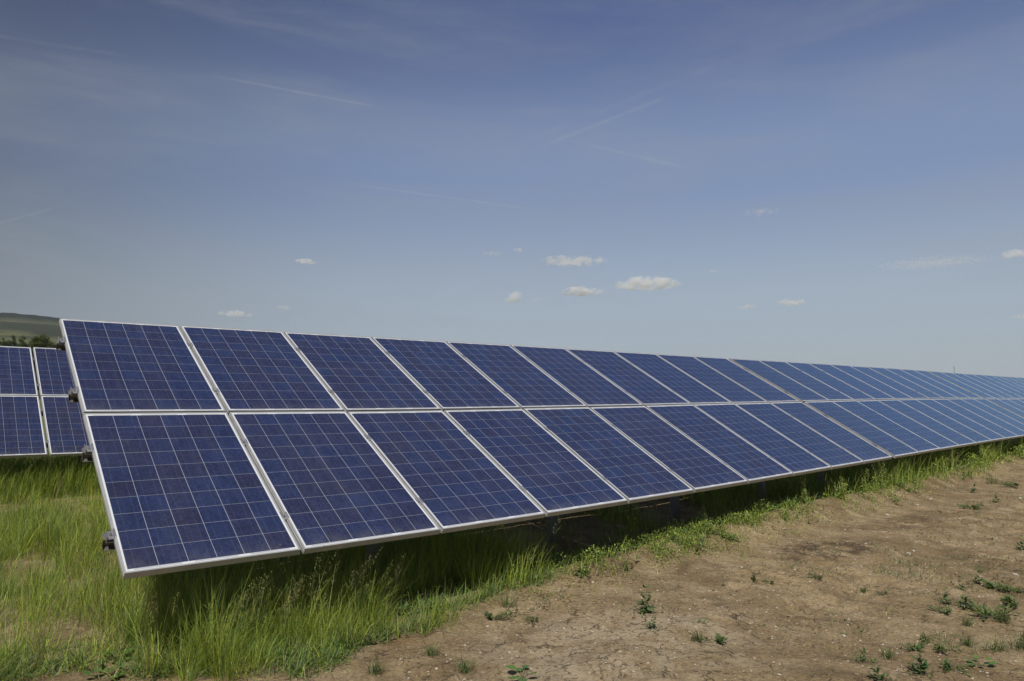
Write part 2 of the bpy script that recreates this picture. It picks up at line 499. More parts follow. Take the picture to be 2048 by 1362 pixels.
def metal_material(name, col, metallic, rough, bump=0.0, streak=0.0):
    m, t, b = new_mat(name)
    tc = node('ShaderNodeTexCoord')
    n = E(noise(tc.outputs['Object'], 7.0, 5, 0.6)).smooth(0.3, 0.75, 0.86, 1.06)
    c3 = node('ShaderNodeCombineXYZ', X=n, Y=n, Z=n)
    c = mixc(1.0, col, c3.outputs[0], 'MULTIPLY')
    if streak: c = mixc(E(noise(tc.outputs['Object'], 38.0, 4, 0.7)).smooth(0.5, 0.8) * streak, c, (0.30, 0.26, 0.2))
    t.links.new(c, b.inputs['Base Color'])
    b.inputs['Metallic'].default_value = metallic
    r = E(noise(tc.outputs['Object'], 60.0, 3, 0.6)).smooth(0.2, 0.8, rough - 0.07, rough + 0.08)
    t.links.new(r.s, b.inputs['Roughness'])
    return m


M_CELL = cell_material()
M_FRAME = metal_material("anodised_aluminium", (0.425, 0.425, 0.43), 0.25, 0.42, streak=0.12)
M_STEEL = metal_material("galvanised_steel", (0.15, 0.145, 0.13), 0.35, 0.5, streak=0.3)
M_POST = metal_material("post_zinc", (0.24, 0.25, 0.28), 0.3, 0.5, streak=0.2)
M_CLAMP = metal_material("bright_clamp_metal", (0.50, 0.50, 0.51), 0.7, 0.28)
M_BACK, _t, _b = new_mat("white_backsheet"); _b.inputs['Base Color'].default_value = (0.7, 0.7, 0.7, 1); _b.inputs['Roughness'].default_value = 0.5


# frame cross-section: (inset from the long side, inset from the short side, height)
PROFILE = [(0.022, 0.022, -0.0385), (0.022, 0.022, -0.040), (0.0, 0.0, -0.040), (0.0, 0.0, -0.0165), (0.0030, 0.0, -0.0150),
           (0.0030, 0.0, -0.0050), (0.0005, 0.0, -0.0035), (0.0005, 0.0004, -0.0006), (0.0012, 0.0012, 0.0), (0.0105, 0.0105, 0.0), (0.0115, 0.0115, -0.0032),
           (0.0115, 0.0115, -0.0095)]


def make_panel(row, k, s0, x0, width, label, group):
    org = row.P(x0, s0, -0.04)
    e0, e1, e2 = rng.normal(0, 0.0012), rng.normal(0, 0.0016), rng.normal(0, 0.0012)
    off = lambda a, b_: e0 + e1 * a + e2 * b_
    x0 = x0 + float(np.clip(rng.normal(0, 0.0012), -0.003, 0.003))
    th = empty("solar_panel", org, label, "solar panel", group)
    np_ = len(PROFILE)
    V, F = [], []
    for (cx, cy) in ((0, 0), (1, 0), (1, 1), (0, 1)):
        for (ix, iy, h) in PROFILE:
            x = x0 + (ix if cx == 0 else width - ix); s = s0 + (iy if cy == 0 else LP - iy)
            V.append(row.P(x, s, h + off(x - x0, s - s0)))
    for c in range(4):
        a, b2 = c * np_, ((c + 1) % 4) * np_
        for j in range(np_ - 1):
            F.append((a + j, b2 + j, b2 + j + 1, a + j + 1)[::-1])
    mesh_obj("frame", V, F, M_FRAME, th)
    # the laminate: a 5 mm sheet carrying the cells, white behind
    i = 0.0112
    c = [(i, i), (width - i, i), (width - i, LP - i), (i, LP - i)]
    V = [row.P(x0 + a, s0 + b2, -0.0034 + off(a, b2)) for a, b2 in c] + [row.P(x0 + a, s0 + b2, -0.0085 + off(a, b2)) for a, b2 in c]
    F = [(0, 1, 2, 3), (4, 7, 6, 5)]
    f = WP / width
    uv = [(a * f, b2) for a, b2 in c] + [(c[q][0] * f, c[q][1]) for q in (0, 3, 2, 1)]
    mesh_obj("cell_laminate", V, F, [M_CELL, M_BACK], th, midx=[0, 1], uv=uv)
    return th


ORD = ["", "first", "second", "third", "fourth", "fifth", "sixth", "seventh", "eighth", "ninth", "tenth", "eleventh", "twelfth", "thirteenth",
       "fourteenth", "fifteenth", "sixteenth", "seventeenth", "eighteenth", "nineteenth", "twentieth", "twenty first", "twenty second",
       "twenty third", "twenty fourth", "twenty fifth", "twenty sixth", "twenty seventh", "twenty eighth", "twenty ninth", "thirtieth",
       "thirty first", "thirty second", "thirty third", "thirty fourth", "thirty fifth", "thirty sixth", "thirty seventh", "thirty eighth",
       "thirty ninth", "fortieth"]
front = FrontRow(); back = BackRow()
NCOL = 40
RAILS = (0.34, 1.22, 2.00, 2.88)
for k in range(NCOL):
    for lev in (0, 1):
        s0 = 0 if lev == 0 else LP + GM
        lv = "lower" if lev == 0 else "upper"
        if k == 0: lab = "blue gridded panel at the near left end of the long row, %s tier" % lv
        elif k < 30: lab = "blue panel in the long row's %s tier, %s from its near end" % (lv, ORD[k + 1])
        else: lab = "tiny far panel in the long row, %s tier, %s from near end" % (lv, ORD[k + 1])
        make_panel(front, k, s0, col_x0(k) - (0.0065 if k % 10 else 0.0), WP + 0.013 - (0.0065 if k % 10 in (0, 9) else 0), lab, "panels of the long front row")


def make_rack(row, xs, xe, cols, label, posts, post_ends, s_rails=RAILS, clamps=True, group="racks carrying the panels"):
    p0 = row.P((xs + xe) / 2, 0.9, -0.1); p0[2] = float(ground_z(p0[0], p0[1]))
    th = empty("mounting_rack", p0, label, "mounting rack", group)
    # rails: folded steel sections running along the row under the panels
    for s in s_rails:
        mb = MB()
        n = max(2, int((xe - xs) / 1.0))
        X = np.linspace(xs, xe, n + 1)
        prof = [(-0.006, -0.042), (0.052, -0.042), (0.052, -0.0445), (-0.0035, -0.0445), (-0.0035, -0.086), (-0.045, -0.086), (-0.045, -0.0885), (-0.006, -0.0885)]
        V = []
        for x in X:
            for (ds, h) in prof: V.append(row.P(x, s + ds, h))
        m = len(prof); F = []
        for a in range(n):
            for j in range(m): F.append((a * m + j, a * m + (j + 1) % m, (a + 1) * m + (j + 1) % m, (a + 1) * m + j))
        F.append(tuple(range(m))[::-1]); F.append(tuple(n * m + j for j in range(m)))
        mb.add(V, F); mb.build("rail", M_STEEL, th)
    # rafters and single driven posts
    for x in posts:
        tx, ts, nn = row.frame(x, 1.5)
        a, b2 = row.P(x, 0.25, -0.091), row.P(x, 3.0, -0.091)
        mb = MB(); mb.box(a - tx * 0.025, tx * 0.05, b2 - a, -nn * 0.10)
        # box edges must be right handed
        mb.F = [f[::-1] for f in mb.F]
        mb.build("rafter", M_STEEL, th)
        pt = row.P(x, 1.30, -0.20); g = float(ground_z(pt[0], pt[1])) - 0.3
        h = pt[2] + 0.06 - g
        mb = MB()
        w, d, tk = 0.11, 0.06, 0.006
        o = np.array([pt[0] - w / 2, pt[1] - d / 2, g])
        mb.box(o, (w, 0, 0), (0, tk, 0), (0, 0, h))
        mb.box(o + (0, tk, 0), (tk, 0, 0), (0, d, 0), (0, 0, h - 0.001))
        mb.box(o + (w - tk, tk, 0), (tk, 0, 0), (0, d, 0), (0, 0, h - 0.001))
        mb.build("post", M_POST, th)
        q = row.P(x, 2.35, -0.20)
        mb = MB(); mb.tube(np.array([pt[0] + 0.035, pt[1] + 0.05, pt[2] - 0.55]), q + tx * 0.035, 0.021, 8); mb.build("brace", M_STEEL, th)
    if clamps:
        for s in s_rails:
            for k in cols + [cols[-1] + 1]:
                first, last = k == cols[0], k == cols[-1] + 1
                xl = col_x0(k) if not last else col_x0(k - 1) + WP
                x = (xl - 0.018) if first else ((xl + 0.018) if last else col_x0(k) - GAP / 2)
                if isinstance(row, BackRow): x = k * (WP + 0.032)
                tx, ts, nn = row.frame(x, s); c = row.P(x, s, 0)
                mb = MB()
                hw = GAP / 2 - 0.002
                if first and isinstance(row, FrontRow):
                    # end clamp: upright plate, foot and hooked lip over the frame
                    mb.box(c - tx * 0.022 - ts * 0.035 - nn * 0.042, tx * 0.004, ts * 0.07, nn * 0.040)
                    mb.box(c - tx * 0.018 - ts * 0.035 - nn * 0.0415, tx * 0.0355, ts * 0.07, nn * 0.004)
                    mb.box(c + tx * 0.0165 - ts * 0.035 - nn * 0.020, tx * 0.0012, ts * 0.07, nn * 0.0215)
                    mb.box(c + tx * 0.0177 - ts * 0.035 + nn * 0.0005, tx * 0.008, ts * 0.07, nn * 0.002)
                    mb.box(c - tx * 0.018 - ts * 0.035 - nn * 0.020, tx * 0.0345, ts * 0.07, nn * 0.003)
                    mb.tube(c - nn * 0.017, c - nn * 0.004, 0.0075, 6)
                    mb.tube(c - nn * 0.004, c + nn * 0.004, 0.0045, 8)
                else:
                    mb.box(c - tx * hw - ts * 0.03 - nn * 0.016, tx * 2 * hw, ts * 0.06, nn * 0.003)
                    mb.box(c - tx * (hw + 0.009) - ts * 0.03 + nn * 0.0006, tx * 0.009, ts * 0.06, nn * 0.0025)
                    mb.box(c + tx * hw - ts * 0.03 + nn * 0.0006, tx * 0.009, ts * 0.06, nn * 0.0025)
                    mb.box(c - tx * hw - ts * 0.03 - nn * 0.013, tx * 0.002, ts * 0.06, nn * 0.016)
                    mb.box(c + tx * (hw - 0.002) - ts * 0.03 - nn * 0.013, tx * 0.002, ts * 0.06, nn * 0.016)
                    mb.tube(c - nn * 0.014, c - nn * 0.005, 0.0075, 6)
                    mb.tube(c - nn * 0.005, c + nn * 0.003, 0.0045, 8)
                mb.build("clamp", M_CLAMP, th)
    return th


RL = ["rack with steel rails and posts carrying the near ten columns of panels", "rack carrying the second block of panel columns in the long row",
      "rack carrying the third block of panel columns in the long row", "rack carrying the far fourth block of panel columns in the long row"]
for tb in range(4):
    cols = list(range(tb * 10, tb * 10 + 10))
    xs = col_x0(cols[0]) - (0.050 if tb == 0 else 0.03); xe = col_x0(cols[-1]) + WP + 0.03
    ps = [xs + 2.25 + 2.13 * i for i in range(4)] + ([] if tb == 0 else [xs + 0.15])
    make_rack(front, xs, xe, cols, RL[tb], ps, None, clamps=tb < 3)

# the row behind: only its near end shows to the left of the front row
for k in range(-2, 4):
    for lev in (0, 1):
        s0 = 0 if lev == 0 else LP + GM
        nm = {-2: "outside the left margin", -1: "left of the dark gap", 0: "right of the dark gap"}.get(k)
        lv = "lower" if lev == 0 else "upper"
        if nm: lab = "blue panel of the row behind, %s tier, %s" % (lv, nm)
        else: lab = "%s tier panel of the row behind, %s one hidden by the front row" % (lv, {1: "first", 2: "second", 3: "third"}[k])
        make_panel(back, k, s0, k * (WP + 0.032) + 0.016, WP, lab, "panels of the row behind")
make_rack(back, -2 * (WP + 0.032) - 0.02, 4 * (WP + 0.032), list(range(-2, 4)), "rack carrying the row of panels behind the front row", [-1.6, 0.6, 2.8], None)
#PART2
# ------------------------------------------------------------------ placing things on the ground
def on_ground(px, py):
    """the spot of ground seen in direction (px, py)"""
    d = pix_dir(px, py); t = np.arange(1.5, 60, 0.01)
    P = CAM[None] + t[:, None] * d[None]; g = ground_z(P[:, 0], P[:, 1])
    i = int(np.argmax(P[:, 2] < g))
    return np.array([P[i, 0], P[i, 1], g[i]])


# ------------------------------------------------------------------ grass
def leaf_material(name, trans=0.35, rough=0.55, spec=0.35, attr=True, col=None):
    m, t, b = new_mat(name)
    if attr:
        a = node('ShaderNodeAttribute', _attribute_name='tone'); c = a.outputs['Color']
    else:
        tc = node('ShaderNodeTexCoord')
        c = mixc(E(noise(tc.outputs['Object'], 40, 3)).smooth(0.3, 0.7), [v * 0.8 for v in col], [v * 1.2 for v in col])
    t.links.new(c, b.inputs['Base Color']); b.inputs['Roughness'].default_value = rough; b.inputs['Specular IOR Level'].default_value = spec
    tr = node('ShaderNodeBsdfTranslucent'); t.links.new(mixc(1.0, c, (1.0, 1.15, 0.7), 'MULTIPLY'), tr.inputs['Color'])
    mx = node('ShaderNodeMixShader', Fac=trans)
    t.links.new(b.outputs[0], mx.inputs[1]); t.links.new(tr.outputs[0], mx.inputs[2])
    t.links.new(mx.outputs[0], t.nodes['Material Output'].inputs['Surface'])
    return m


M_GRASS = leaf_material("grass_blade")
M_LEAF = leaf_material("weed_leaf", 0.25, 0.5, 0.4)


def blades(base, h, az, lean, curl, w, tone, segs=4):
    """base (n,3); h height; az lean direction; lean, curl in radians; w width; returns V, faces, colours"""
    n = len(base); L = segs + 1
    t = np.linspace(0, 1, L)[None, :]
    ang = lean[:, None] + curl[:, None] * t ** 1.6
    dl = (h[:, None] / segs) * np.ones((1, L))
    rr = np.cumsum(np.sin(ang) * dl, 1) - np.sin(ang[:, :1]) * dl[:, :1]
    zz = np.cumsum(np.cos(ang) * dl, 1) - np.cos(ang[:, :1]) * dl[:, :1]
    side = az + math.pi / 2 + rng.normal(0, 0.5, n)
    ww = w[:, None] * np.maximum(1 - t ** 2.2, 0.04) * np.minimum(1, 0.55 + t * 2) * 0.5
    cx = base[:, None, 0] + rr * np.cos(az)[:, None]; cy = base[:, None, 1] + rr * np.sin(az)[:, None]; cz = base[:, None, 2] + zz
    V = np.empty((n, L, 2, 3), np.float32)
    for q, sg in ((0, -1), (1, 1)):
        V[:, :, q, 0] = cx + sg * ww * np.cos(side)[:, None]; V[:, :, q, 1] = cy + sg * ww * np.sin(side)[:, None]
        V[:, :, q, 2] = cz + (0.12 * ww if q else 0)
    b0 = (np.arange(n) * L * 2)[:, None] + (np.arange(segs) * 2)[None, :]
    F = np.stack([b0, b0 + 1, b0 + 3, b0 + 2], -1).ravel()
    C = np.repeat(tone, L * 2, 0)
    return V.reshape(-1, 3), F, C


def rhombi(c, az, tilt, ln, w, tone):
    """small pointed leaves: 6-corner leaf folded along the middle, as two quads"""
    n = len(c)
    d = np.stack([np.cos(az) * np.cos(tilt), np.sin(az) * np.cos(tilt), np.sin(tilt)], 1)
    s = np.stack([-np.sin(az), np.cos(az), np.zeros(n)], 1)
    nn = np.cross(d, s)
    ln = ln[:, None]; w = w[:, None]
    V = np.empty((n, 6, 3), np.float32)
    V[:, 0] = c; V[:, 3] = c + d * ln - nn * ln * -0.05
    V[:, 1] = c + d * ln * 0.45 + s * w * 0.5 - nn * w * 0.18; V[:, 2] = c + d * ln * 0.80 + s * w * 0.28 - nn * w * 0.1
    V[:, 5] = c + d * ln * 0.45 - s * w * 0.5 - nn * w * 0.18; V[:, 4] = c + d * ln * 0.80 - s * w * 0.28 - nn * w * 0.1
    b = np.arange(n)[:, None] * 6
    F = np.concatenate([b + np.array([[0, 1, 2, 3]]), b + np.array([[0, 3, 4, 5]])], 1).ravel()
    return V.reshape(-1, 3), F, np.repeat(tone, 6, 0)


class Veg:
    def __init__(self): self.V, self.F, self.C, self.n = [], [], [], 0
    def add(self, V, F, C):
        self.V.append(V); self.F.append(F + self.n); self.C.append(C); self.n += len(V)
    def build(self, name, mat):
        V = np.concatenate(self.V); F = np.concatenate(self.F); C = np.concatenate(self.C)
        return fast_mesh(name, V, F, 4, mat, C)


def tones(n, pal, weights, jit=0.16):
    pal = np.array(pal); i = rng.choice(len(pal), n, p=np.array(weights) / sum(weights))
    c = pal[i] * (1 + rng.normal(0, jit, (n, 1))) * (1 + rng.normal(0, 0.05, (n, 3)))
    return np.clip(c, 0.004, 0.9)


W_A, W_B, W_C = (0.110, 0.160, 0.042), (0.070, 0.112, 0.040), (0.16, 0.18, 0.06)
G_YEL, G_MID, G_BLU, G_DRY = (0.345, 0.400, 0.062), (0.235, 0.315, 0.060), (0.140, 0.215, 0.075), (0.45, 0.39, 0.20)


def scatter(x0, x1, y0, y1, dens, fn):
    """random spots in a box, kept with probability fn(x, y) (relative density 0..1)"""
    n = int((x1 - x0) * (y1 - y0) * dens)
    x = rng.uniform(x0, x1, n); y = rng.uniform(y0, y1, n)
    k = rng.random(n) < fn(x, y)
    return x[k], y[k]


def in_view(x, y, margin=0.10, left=0.55):
    dx, dy = x - CAM[0], y - CAM[1]
    fwd = dx * math.sin(YAW) + dy * math.cos(YAW); rt = dx * math.cos(YAW) - dy * math.sin(YAW)
    t = rt / np.maximum(fwd, 0.1)
    return np.where((fwd > 0.6) & (t < 0.715 + margin) & (t > -0.715 - margin - left), 1.0, 0.0)


def dist_keep(x, y, near=5.0, p=1.0):
    d = np.hypot(x - CAM[0], y - CAM[1])
    return np.minimum(1, (near / np.maximum(d, 0.1)) ** p)


def edge_d(x, y): return y - edge_y(x)


# --- how thickly and how high the tall grass stands
def tall_left(x, y):
    d = edge_d(x, y)
    front = 0.38 - 0.56 * sstep(x, -0.05, 0.35) + 0.30 * sstep(x, 1.35, 1.9) + 0.10 * sstep(x, 2.0, 2.8)
    front = front + (vnoise(x, y, 61, 2.6, 3) - 0.5) * 0.30
    a = sstep(d, front - 0.02, front + 0.22)
    # the strip under and before the row thins out to the right
    a = a * (1 - 0.93 * sstep(x + (vnoise(x, y, 63, 1.7, 2) - 0.5) * 1.2 - 0.15 * d, 2.55, 3.35))
    patch = sstep(vnoise(x, y, 67, 1.15, 3), 0.30, 0.46)
    a = a * (0.22 + 0.78 * np.maximum(patch, sstep(x, 0.1, 0.4) * np.exp(-((d + 0.05) / 0.3) ** 2)))
    a = a * (1 - 0.55 * sstep(d, 0.3, 0.55) * sstep(x, 0.3, 0.6))
    bare = np.exp(-(((x + 0.34) / 0.26) ** 2 + ((y - 1.45) / 0.60) ** 2)) + 0.8 * np.exp(-(((x + 0.45) / 0.2) ** 2 + ((y - 2.6) / 0.3) ** 2)) + 0.95 * np.exp(-(((x + 0.25) / 0.38) ** 2 + ((y - 0.66) / 0.24) ** 2))
    a = a * (1 - np.clip(bare, 0, 0.92))
    track = np.exp(-((y - 7.3 - 0.15 * (x - 0.4)) / 0.75) ** 4) * sstep(vnoise(x, y, 71, 0.9, 3), 0.22, 0.42)
    return a * (1 - 0.93 * track)


def tall_h(x, y):
    h = 0.20 + 0.30 * vnoise(x, y, 73, 0.8, 3) + 0.10 * sstep(x, -0.1, 0.4)
    d = edge_d(x, y)
    h = h * (0.55 + 0.45 * sstep(d, -0.45, -0.15))
    h = h * (1 + 0.12 * np.exp(-((d + 0.02) / 0.30) ** 2) * sstep(x, 0.1, 0.6))
    track = np.exp(-((y - 7.1) / 0.8) ** 2)
    return h * (1 - 0.6 * track)


def clump_grass(veg, cx, cy, ch, per, rad, pal, wts, wmin, wmax):
    """tussocks: blades that fan out from a common foot"""
    m = np.maximum(6, (per * rng.uniform(0.5, 1.4, len(cx))).astype(int)); idx = np.repeat(np.arange(len(cx)), m); n = len(idx)
    r = rng.random(n) ** 0.7; a = rng.uniform(0, 6.28, n); R_ = (rad * rng.uniform(0.6, 1.4, len(cx)))[idx]
    x = cx[idx] + r * R_ * np.cos(a); y = cy[idx] + r * R_ * np.sin(a)
    wx = -0.55 + (vnoise(cx, cy, 81, 1.2, 2) - 0.5)[idx] * 1.8
    lx = np.cos(a) * (0.05 + 0.30 * r) + 0.08 * np.cos(wx) + rng.normal(0, 0.07, n); ly = np.sin(a) * (0.05 + 0.30 * r) + 0.08 * np.sin(wx) + rng.normal(0, 0.07, n)
    h = ch[idx] * rng.uniform(0.35, 1.12, n) * (1 - 0.25 * r)
    far = np.hypot(x - CAM[0], y - CAM[1])
    ctone = (1 + rng.normal(0, 0.16, (len(cx), 1)))[idx] * (1 + (rng.normal(0, 1, (len(cx), 1)) * np.array([[0.10, 0.03, -0.08]]))[idx])
    tone = np.clip(tones(n, pal, wts, 0.20) * ctone, 0.004, 0.8)
    veg.add(*blades(np.stack([x, y, ground_z(x, y) - 0.01], 1), h, np.arctan2(ly, lx), np.hypot(lx, ly), np.abs(rng.normal(0.45, 0.38, n)), rng.uniform(wmin, wmax, n) * np.maximum(1, far / 7), tone))


tall = Veg()
x, y = scatter(-3.2, 5.2, -0.6, 11.5, 62, lambda x, y: tall_left(x, y) * in_view(x, y) * dist_keep(x, y, 5.0, 0.7))
clump_grass(tall, x, y, tall_h(x, y) * rng.uniform(0.6, 1.25, len(x)), 62 , 0.075, (G_YEL, G_MID, G_BLU, G_DRY), (5, 3.6, 1.4, 0.45), 0.0018, 0.0040)
x, y = scatter(-3.2, 5.2, -0.6, 11.5, 1300, lambda x, y: tall_left(x, y) * in_view(x, y) * dist_keep(x, y, 5.0, 1.0))
n = len(x); far = np.hypot(x - CAM[0], y - CAM[1])
tall.add(*blades(np.stack([x, y, ground_z(x, y) - 0.01], 1), tall_h(x, y) * rng.uniform(0.3, 1.1, n), rng.uniform(0, 6.28, n), np.abs(rng.normal(0.12, 0.15, n)), np.abs(rng.normal(0.6, 0.5, n)),
                 rng.uniform(0.0018, 0.0042, n) * np.maximum(1, far / 6.5), tones(n, (G_YEL, G_MID, G_BLU, G_DRY), (4, 3.5, 2, 0.5), 0.25)))
# the lit tussocks that stand just in front of the lower edge
x, y = scatter(0.25, 3.2, -0.27, 0.14, 66, lambda x, y: (1 - sstep(x, 1.75, 1.95) * (1 - sstep(x, 2.35, 2.5))) * sstep(vnoise(x, y, 85, 2.2, 2), 0.30, 0.45) * np.where(x > 2.3, sstep(y, -0.02, 0.06), 1.0))
clump_grass(tall, x, y, rng.uniform(0.16, 0.40, len(x)), 80, 0.07, (G_YEL, G_MID, G_BLU, G_DRY), (5, 3, 1.0, 0.4), 0.0018, 0.0038)

# fringe of tall grass further along the row, in loose clumps
def fringe(x, y):
    d = edge_d(x, y)
    c = np.exp(-((x - 2.85) / 0.42) ** 2) * 0.75 + np.exp(-((x - 8.6) / 0.9) ** 2) * 0.5 + sstep(x, 9.8, 10.8) * (1 - sstep(x, 15.5, 17.5)) * 1.0 + sstep(x, 16, 18) * 0.35
    c = c * sstep(vnoise(x, y, 91, 1.3, 2), 0.30, 0.55)
    mid = 0.16 + 0.20 * sstep(x, 9, 12)
    wd = 0.16 + 0.16 * sstep(x, 9, 12)
    return np.clip(c, 0, 1) * np.exp(-((d - mid) / wd) ** 2)


x, y = scatter(2.0, 26.0, -0.3, 2.6, 2600, lambda x, y: fringe(x, y) * dist_keep(x, y, 8.0, 0.7) * sstep(vnoise(x, y, 95, 6.0, 2), 0.35, 0.65))
n = len(x)
hh = (0.22 + 0.24 * vnoise(x, y, 97, 0.9, 2) + 0.20 * sstep(x, 9, 11)) * rng.uniform(0.4, 1.15, n) * (1 + 0.35 * np.exp(-((x - 2.85) / 0.5) ** 2))
far = np.hypot(x - CAM[0], y - CAM[1])
tall.add(*blades(np.stack([x, y, ground_z(x, y) - 0.01], 1), hh, rng.normal(-0.4, 1.2, n), np.abs(rng.normal(0.15, 0.12, n)), np.abs(rng.normal(0.6, 0.4, n)),
                 rng.uniform(0.003, 0.0055, n) * np.maximum(1, far / 9), tones(n, (G_YEL, G_MID, G_BLU), (4, 3, 1.5))))

# grass standing before and under the row behind
def backgrass(x, y):
    return sstep(y + (vnoise(x, y, 99, 1.6, 2) - .5) * 0.6, 7.75, 8.1) * (1 - sstep(y, 11.5, 12.5))
x, y = scatter(-1.6, 4.2, 7.4, 12.4, 2300, lambda x, y: backgrass(x, y) * in_view(x, y, 0.25))
n = len(x)
hh = (0.34 + 0.28 * vnoise(x, y, 101, 1.1, 2)) * rng.uniform(0.5, 1.15, n)
tall.add(*blades(np.stack([x, y, ground_z(x, y) - 0.01], 1), hh, rng.normal(-0.6, 1.0, n), np.abs(rng.normal(0.1, 0.1, n)), np.abs(rng.normal(0.4, 0.3, n)),
                 rng.uniform(0.004, 0.008, n), tones(n, (G_YEL, G_MID, G_BLU, G_DRY), (5, 4, 1, 0.3))))
# sparse grass in the shade under the long row
x, y = scatter(2.5, 24.0, 0.4, 6.0, 800, lambda x, y: sstep(vnoise(x, y, 103, 1.0, 3), 0.38, 0.62) * sstep(edge_d(x, y), 0.4, 1.2))
n = len(x)
tall.add(*blades(np.stack([x, y, ground_z(x, y) - 0.01], 1), rng.uniform(0.12, 0.46, n), rng.uniform(0, 6.28, n), np.abs(rng.normal(0.2, 0.12, n)), np.abs(rng.normal(0.6, 0.4, n)),
                 rng.uniform(0.005, 0.009, n), tones(n, (G_YEL, G_MID, G_BLU), (2, 3, 2))))


# --- flowering heads: a thin culm that nods at the top, with short side branches of spikelets
def panicles(veg, bx, by, hgt, azm, lean, size, colour=None):
    n = len(bx)
    tone = tones(n, ((0.24, 0.26, 0.08), (0.27, 0.235, 0.11), (0.19, 0.22, 0.07)), (3, 1.6, 2)) if colour is None else np.tile(colour, (n, 1))
    base = np.stack([bx, by, ground_z(bx, by) - 0.01], 1)
    curl = np.abs(rng.normal(0.35, 0.2, n))
    veg.add(*blades(base, hgt, azm, lean, curl, np.full(n, 0.0022) * np.maximum(1, np.hypot(bx - CAM[0], by - CAM[1]) / 5.5), tone * 0.9, 6))
    # branchlets along the top part
    for j in range(9):
        f = 0.68 + 0.32 * j / 8
        ang = lean + curl * f ** 1.6
        # position along the culm (same integration as the blades, sampled)
        ts = np.linspace(0, f, 7)[None, :]
        a = lean[:, None] + curl[:, None] * ts ** 1.6
        r = (np.sin(a).mean(1)) * hgt * f; z = (np.cos(a).mean(1)) * hgt * f
        c = base + np.stack([r * np.cos(azm), r * np.sin(azm), z], 1)
        for q in range(2):
            ba = azm + rng.uniform(0, 6.28, n); bt = rng.uniform(0.3, 1.15, n)
            ln = size * (1.15 - 0.75 * j / 8) * rng.uniform(0.5, 1.0, n)
            tip = c + np.stack([np.cos(ba) * np.cos(bt), np.sin(ba) * np.cos(bt), np.sin(bt)], 1) * ln[:, None]
            veg.add(*rhombi(c, ba, bt, ln, np.full(n, 0.0012), tone))
            for s_ in range(3):
                pp = c + (tip - c) * (0.45 + 0.27 * s_)
                veg.add(*rhombi(pp, ba + rng.normal(0, 0.5, n), bt + rng.normal(0, 0.4, n), np.full(n, 0.009) * rng.uniform(0.7, 1.3, n), np.full(n, 0.0034), tone))


heads = Veg()
x, y = scatter(-2.0, 3.0, -0.35, 6.5, 60, lambda x, y: tall_left(x, y) * in_view(x, y) * dist_keep(x, y, 5, 1.0) * 0.55)
panicles(heads, x, y, tall_h(x, y) * rng.uniform(0.95, 1.35, len(x)), rng.normal(-0.5, 0.7, len(x)), np.abs(rng.normal(0.1, 0.08, len(x))), rng.uniform(0.02, 0.05, len(x)))
x, y = scatter(0.35, 3.3, -0.20, 0.40, 190, lambda x, y: tall_left(x, y) * 0.8 + 0.8 * fringe(x, y))
panicles(heads, x, y, rng.uniform(0.30, 0.53, len(x)), rng.normal(-0.45, 0.4, len(x)), np.abs(rng.normal(0.16, 0.1, len(x))), rng.uniform(0.025, 0.055, len(x)))
x, y = scatter(9.5, 17.0, 0.0, 1.6, 45, lambda x, y: fringe(x, y))
panicles(heads, x, y, rng.uniform(0.42, 0.66, len(x)), rng.normal(-0.4, 0.6, len(x)), np.abs(rng.normal(0.15, 0.1, len(x))), rng.uniform(0.03, 0.06, len(x)))
x, y = scatter(-0.6, 2.2, 7.9, 8.8, 60, lambda x, y: in_view(x, y) * 0.7)
panicles(heads, x, y, rng.uniform(0.45, 0.95, len(x)), rng.normal(-0.4, 0.8, len(x)), np.abs(rng.normal(0.1, 0.1, len(x))), rng.uniform(0.03, 0.07, len(x)))
# --- short broad-bladed grass that creeps out on the soil in front
low = Veg()
def creeping(x, y):
    d = edge_d(x, y)
    m = 0.04 - 0.50 * np.exp(-((x - 0.85) / 0.62) ** 2) - 0.30 * np.exp(-((x - 1.9) / 0.5) ** 2) * 1.0 + 0.34 * sstep(-x, 0.0, 0.2)
    m = m + (vnoise(x, y, 111, 3.2, 3) - 0.5) * 0.35
    a = sstep(d, m - 0.06, m + 0.12) * (1 - sstep(d, m + 0.45, m + 0.7))
    a = a * (0.12 + 0.88 * sstep(vnoise(x, y, 113, 4.5, 3), 0.40, 0.60))
    return a * np.where(x < 3.2, 1.0, 0.35)


x, y = scatter(-1.4, 8.0, -1.1, 1.2, 6500, lambda x, y: creeping(x, y) * in_view(x, y, 0.2) * (1 - 0.6 * sstep(x, 3, 5)))
n = len(x)
low.add(*blades(np.stack([x, y, ground_z(x, y) - 0.004], 1), rng.uniform(0.05, 0.19, n), rng.uniform(0, 6.28, n), np.abs(rng.normal(0.6, 0.3, n)), np.abs(rng.normal(0.8, 0.45, n)),
                rng.uniform(0.0035, 0.0062, n), tones(n, (G_YEL, G_MID, G_BLU, G_DRY), (1.0, 2.6, 5, 0.5), 0.22), 4))
# thin carpet over the rest of the left meadow
x, y = scatter(-2.6, 3.2, 0.3, 8.6, 1500, lambda x, y: in_view(x, y, 0.05) * dist_keep(x, y, 5, 1.2) * sstep(edge_d(x, y), 0.3, 0.6) * sstep(vnoise(x, y, 117, 1.8, 3), 0.33, 0.58))
n = len(x)
low.add(*blades(np.stack([x, y, ground_z(x, y) - 0.004], 1), rng.uniform(0.05, 0.16, n), rng.uniform(0, 6.28, n), np.abs(rng.normal(0.45, 0.3, n)), np.abs(rng.normal(0.7, 0.4, n)),
                rng.uniform(0.003, 0.006, n), tones(n, (G_YEL, G_MID, G_BLU, G_DRY), (3, 3, 2, 0.5)), 3))
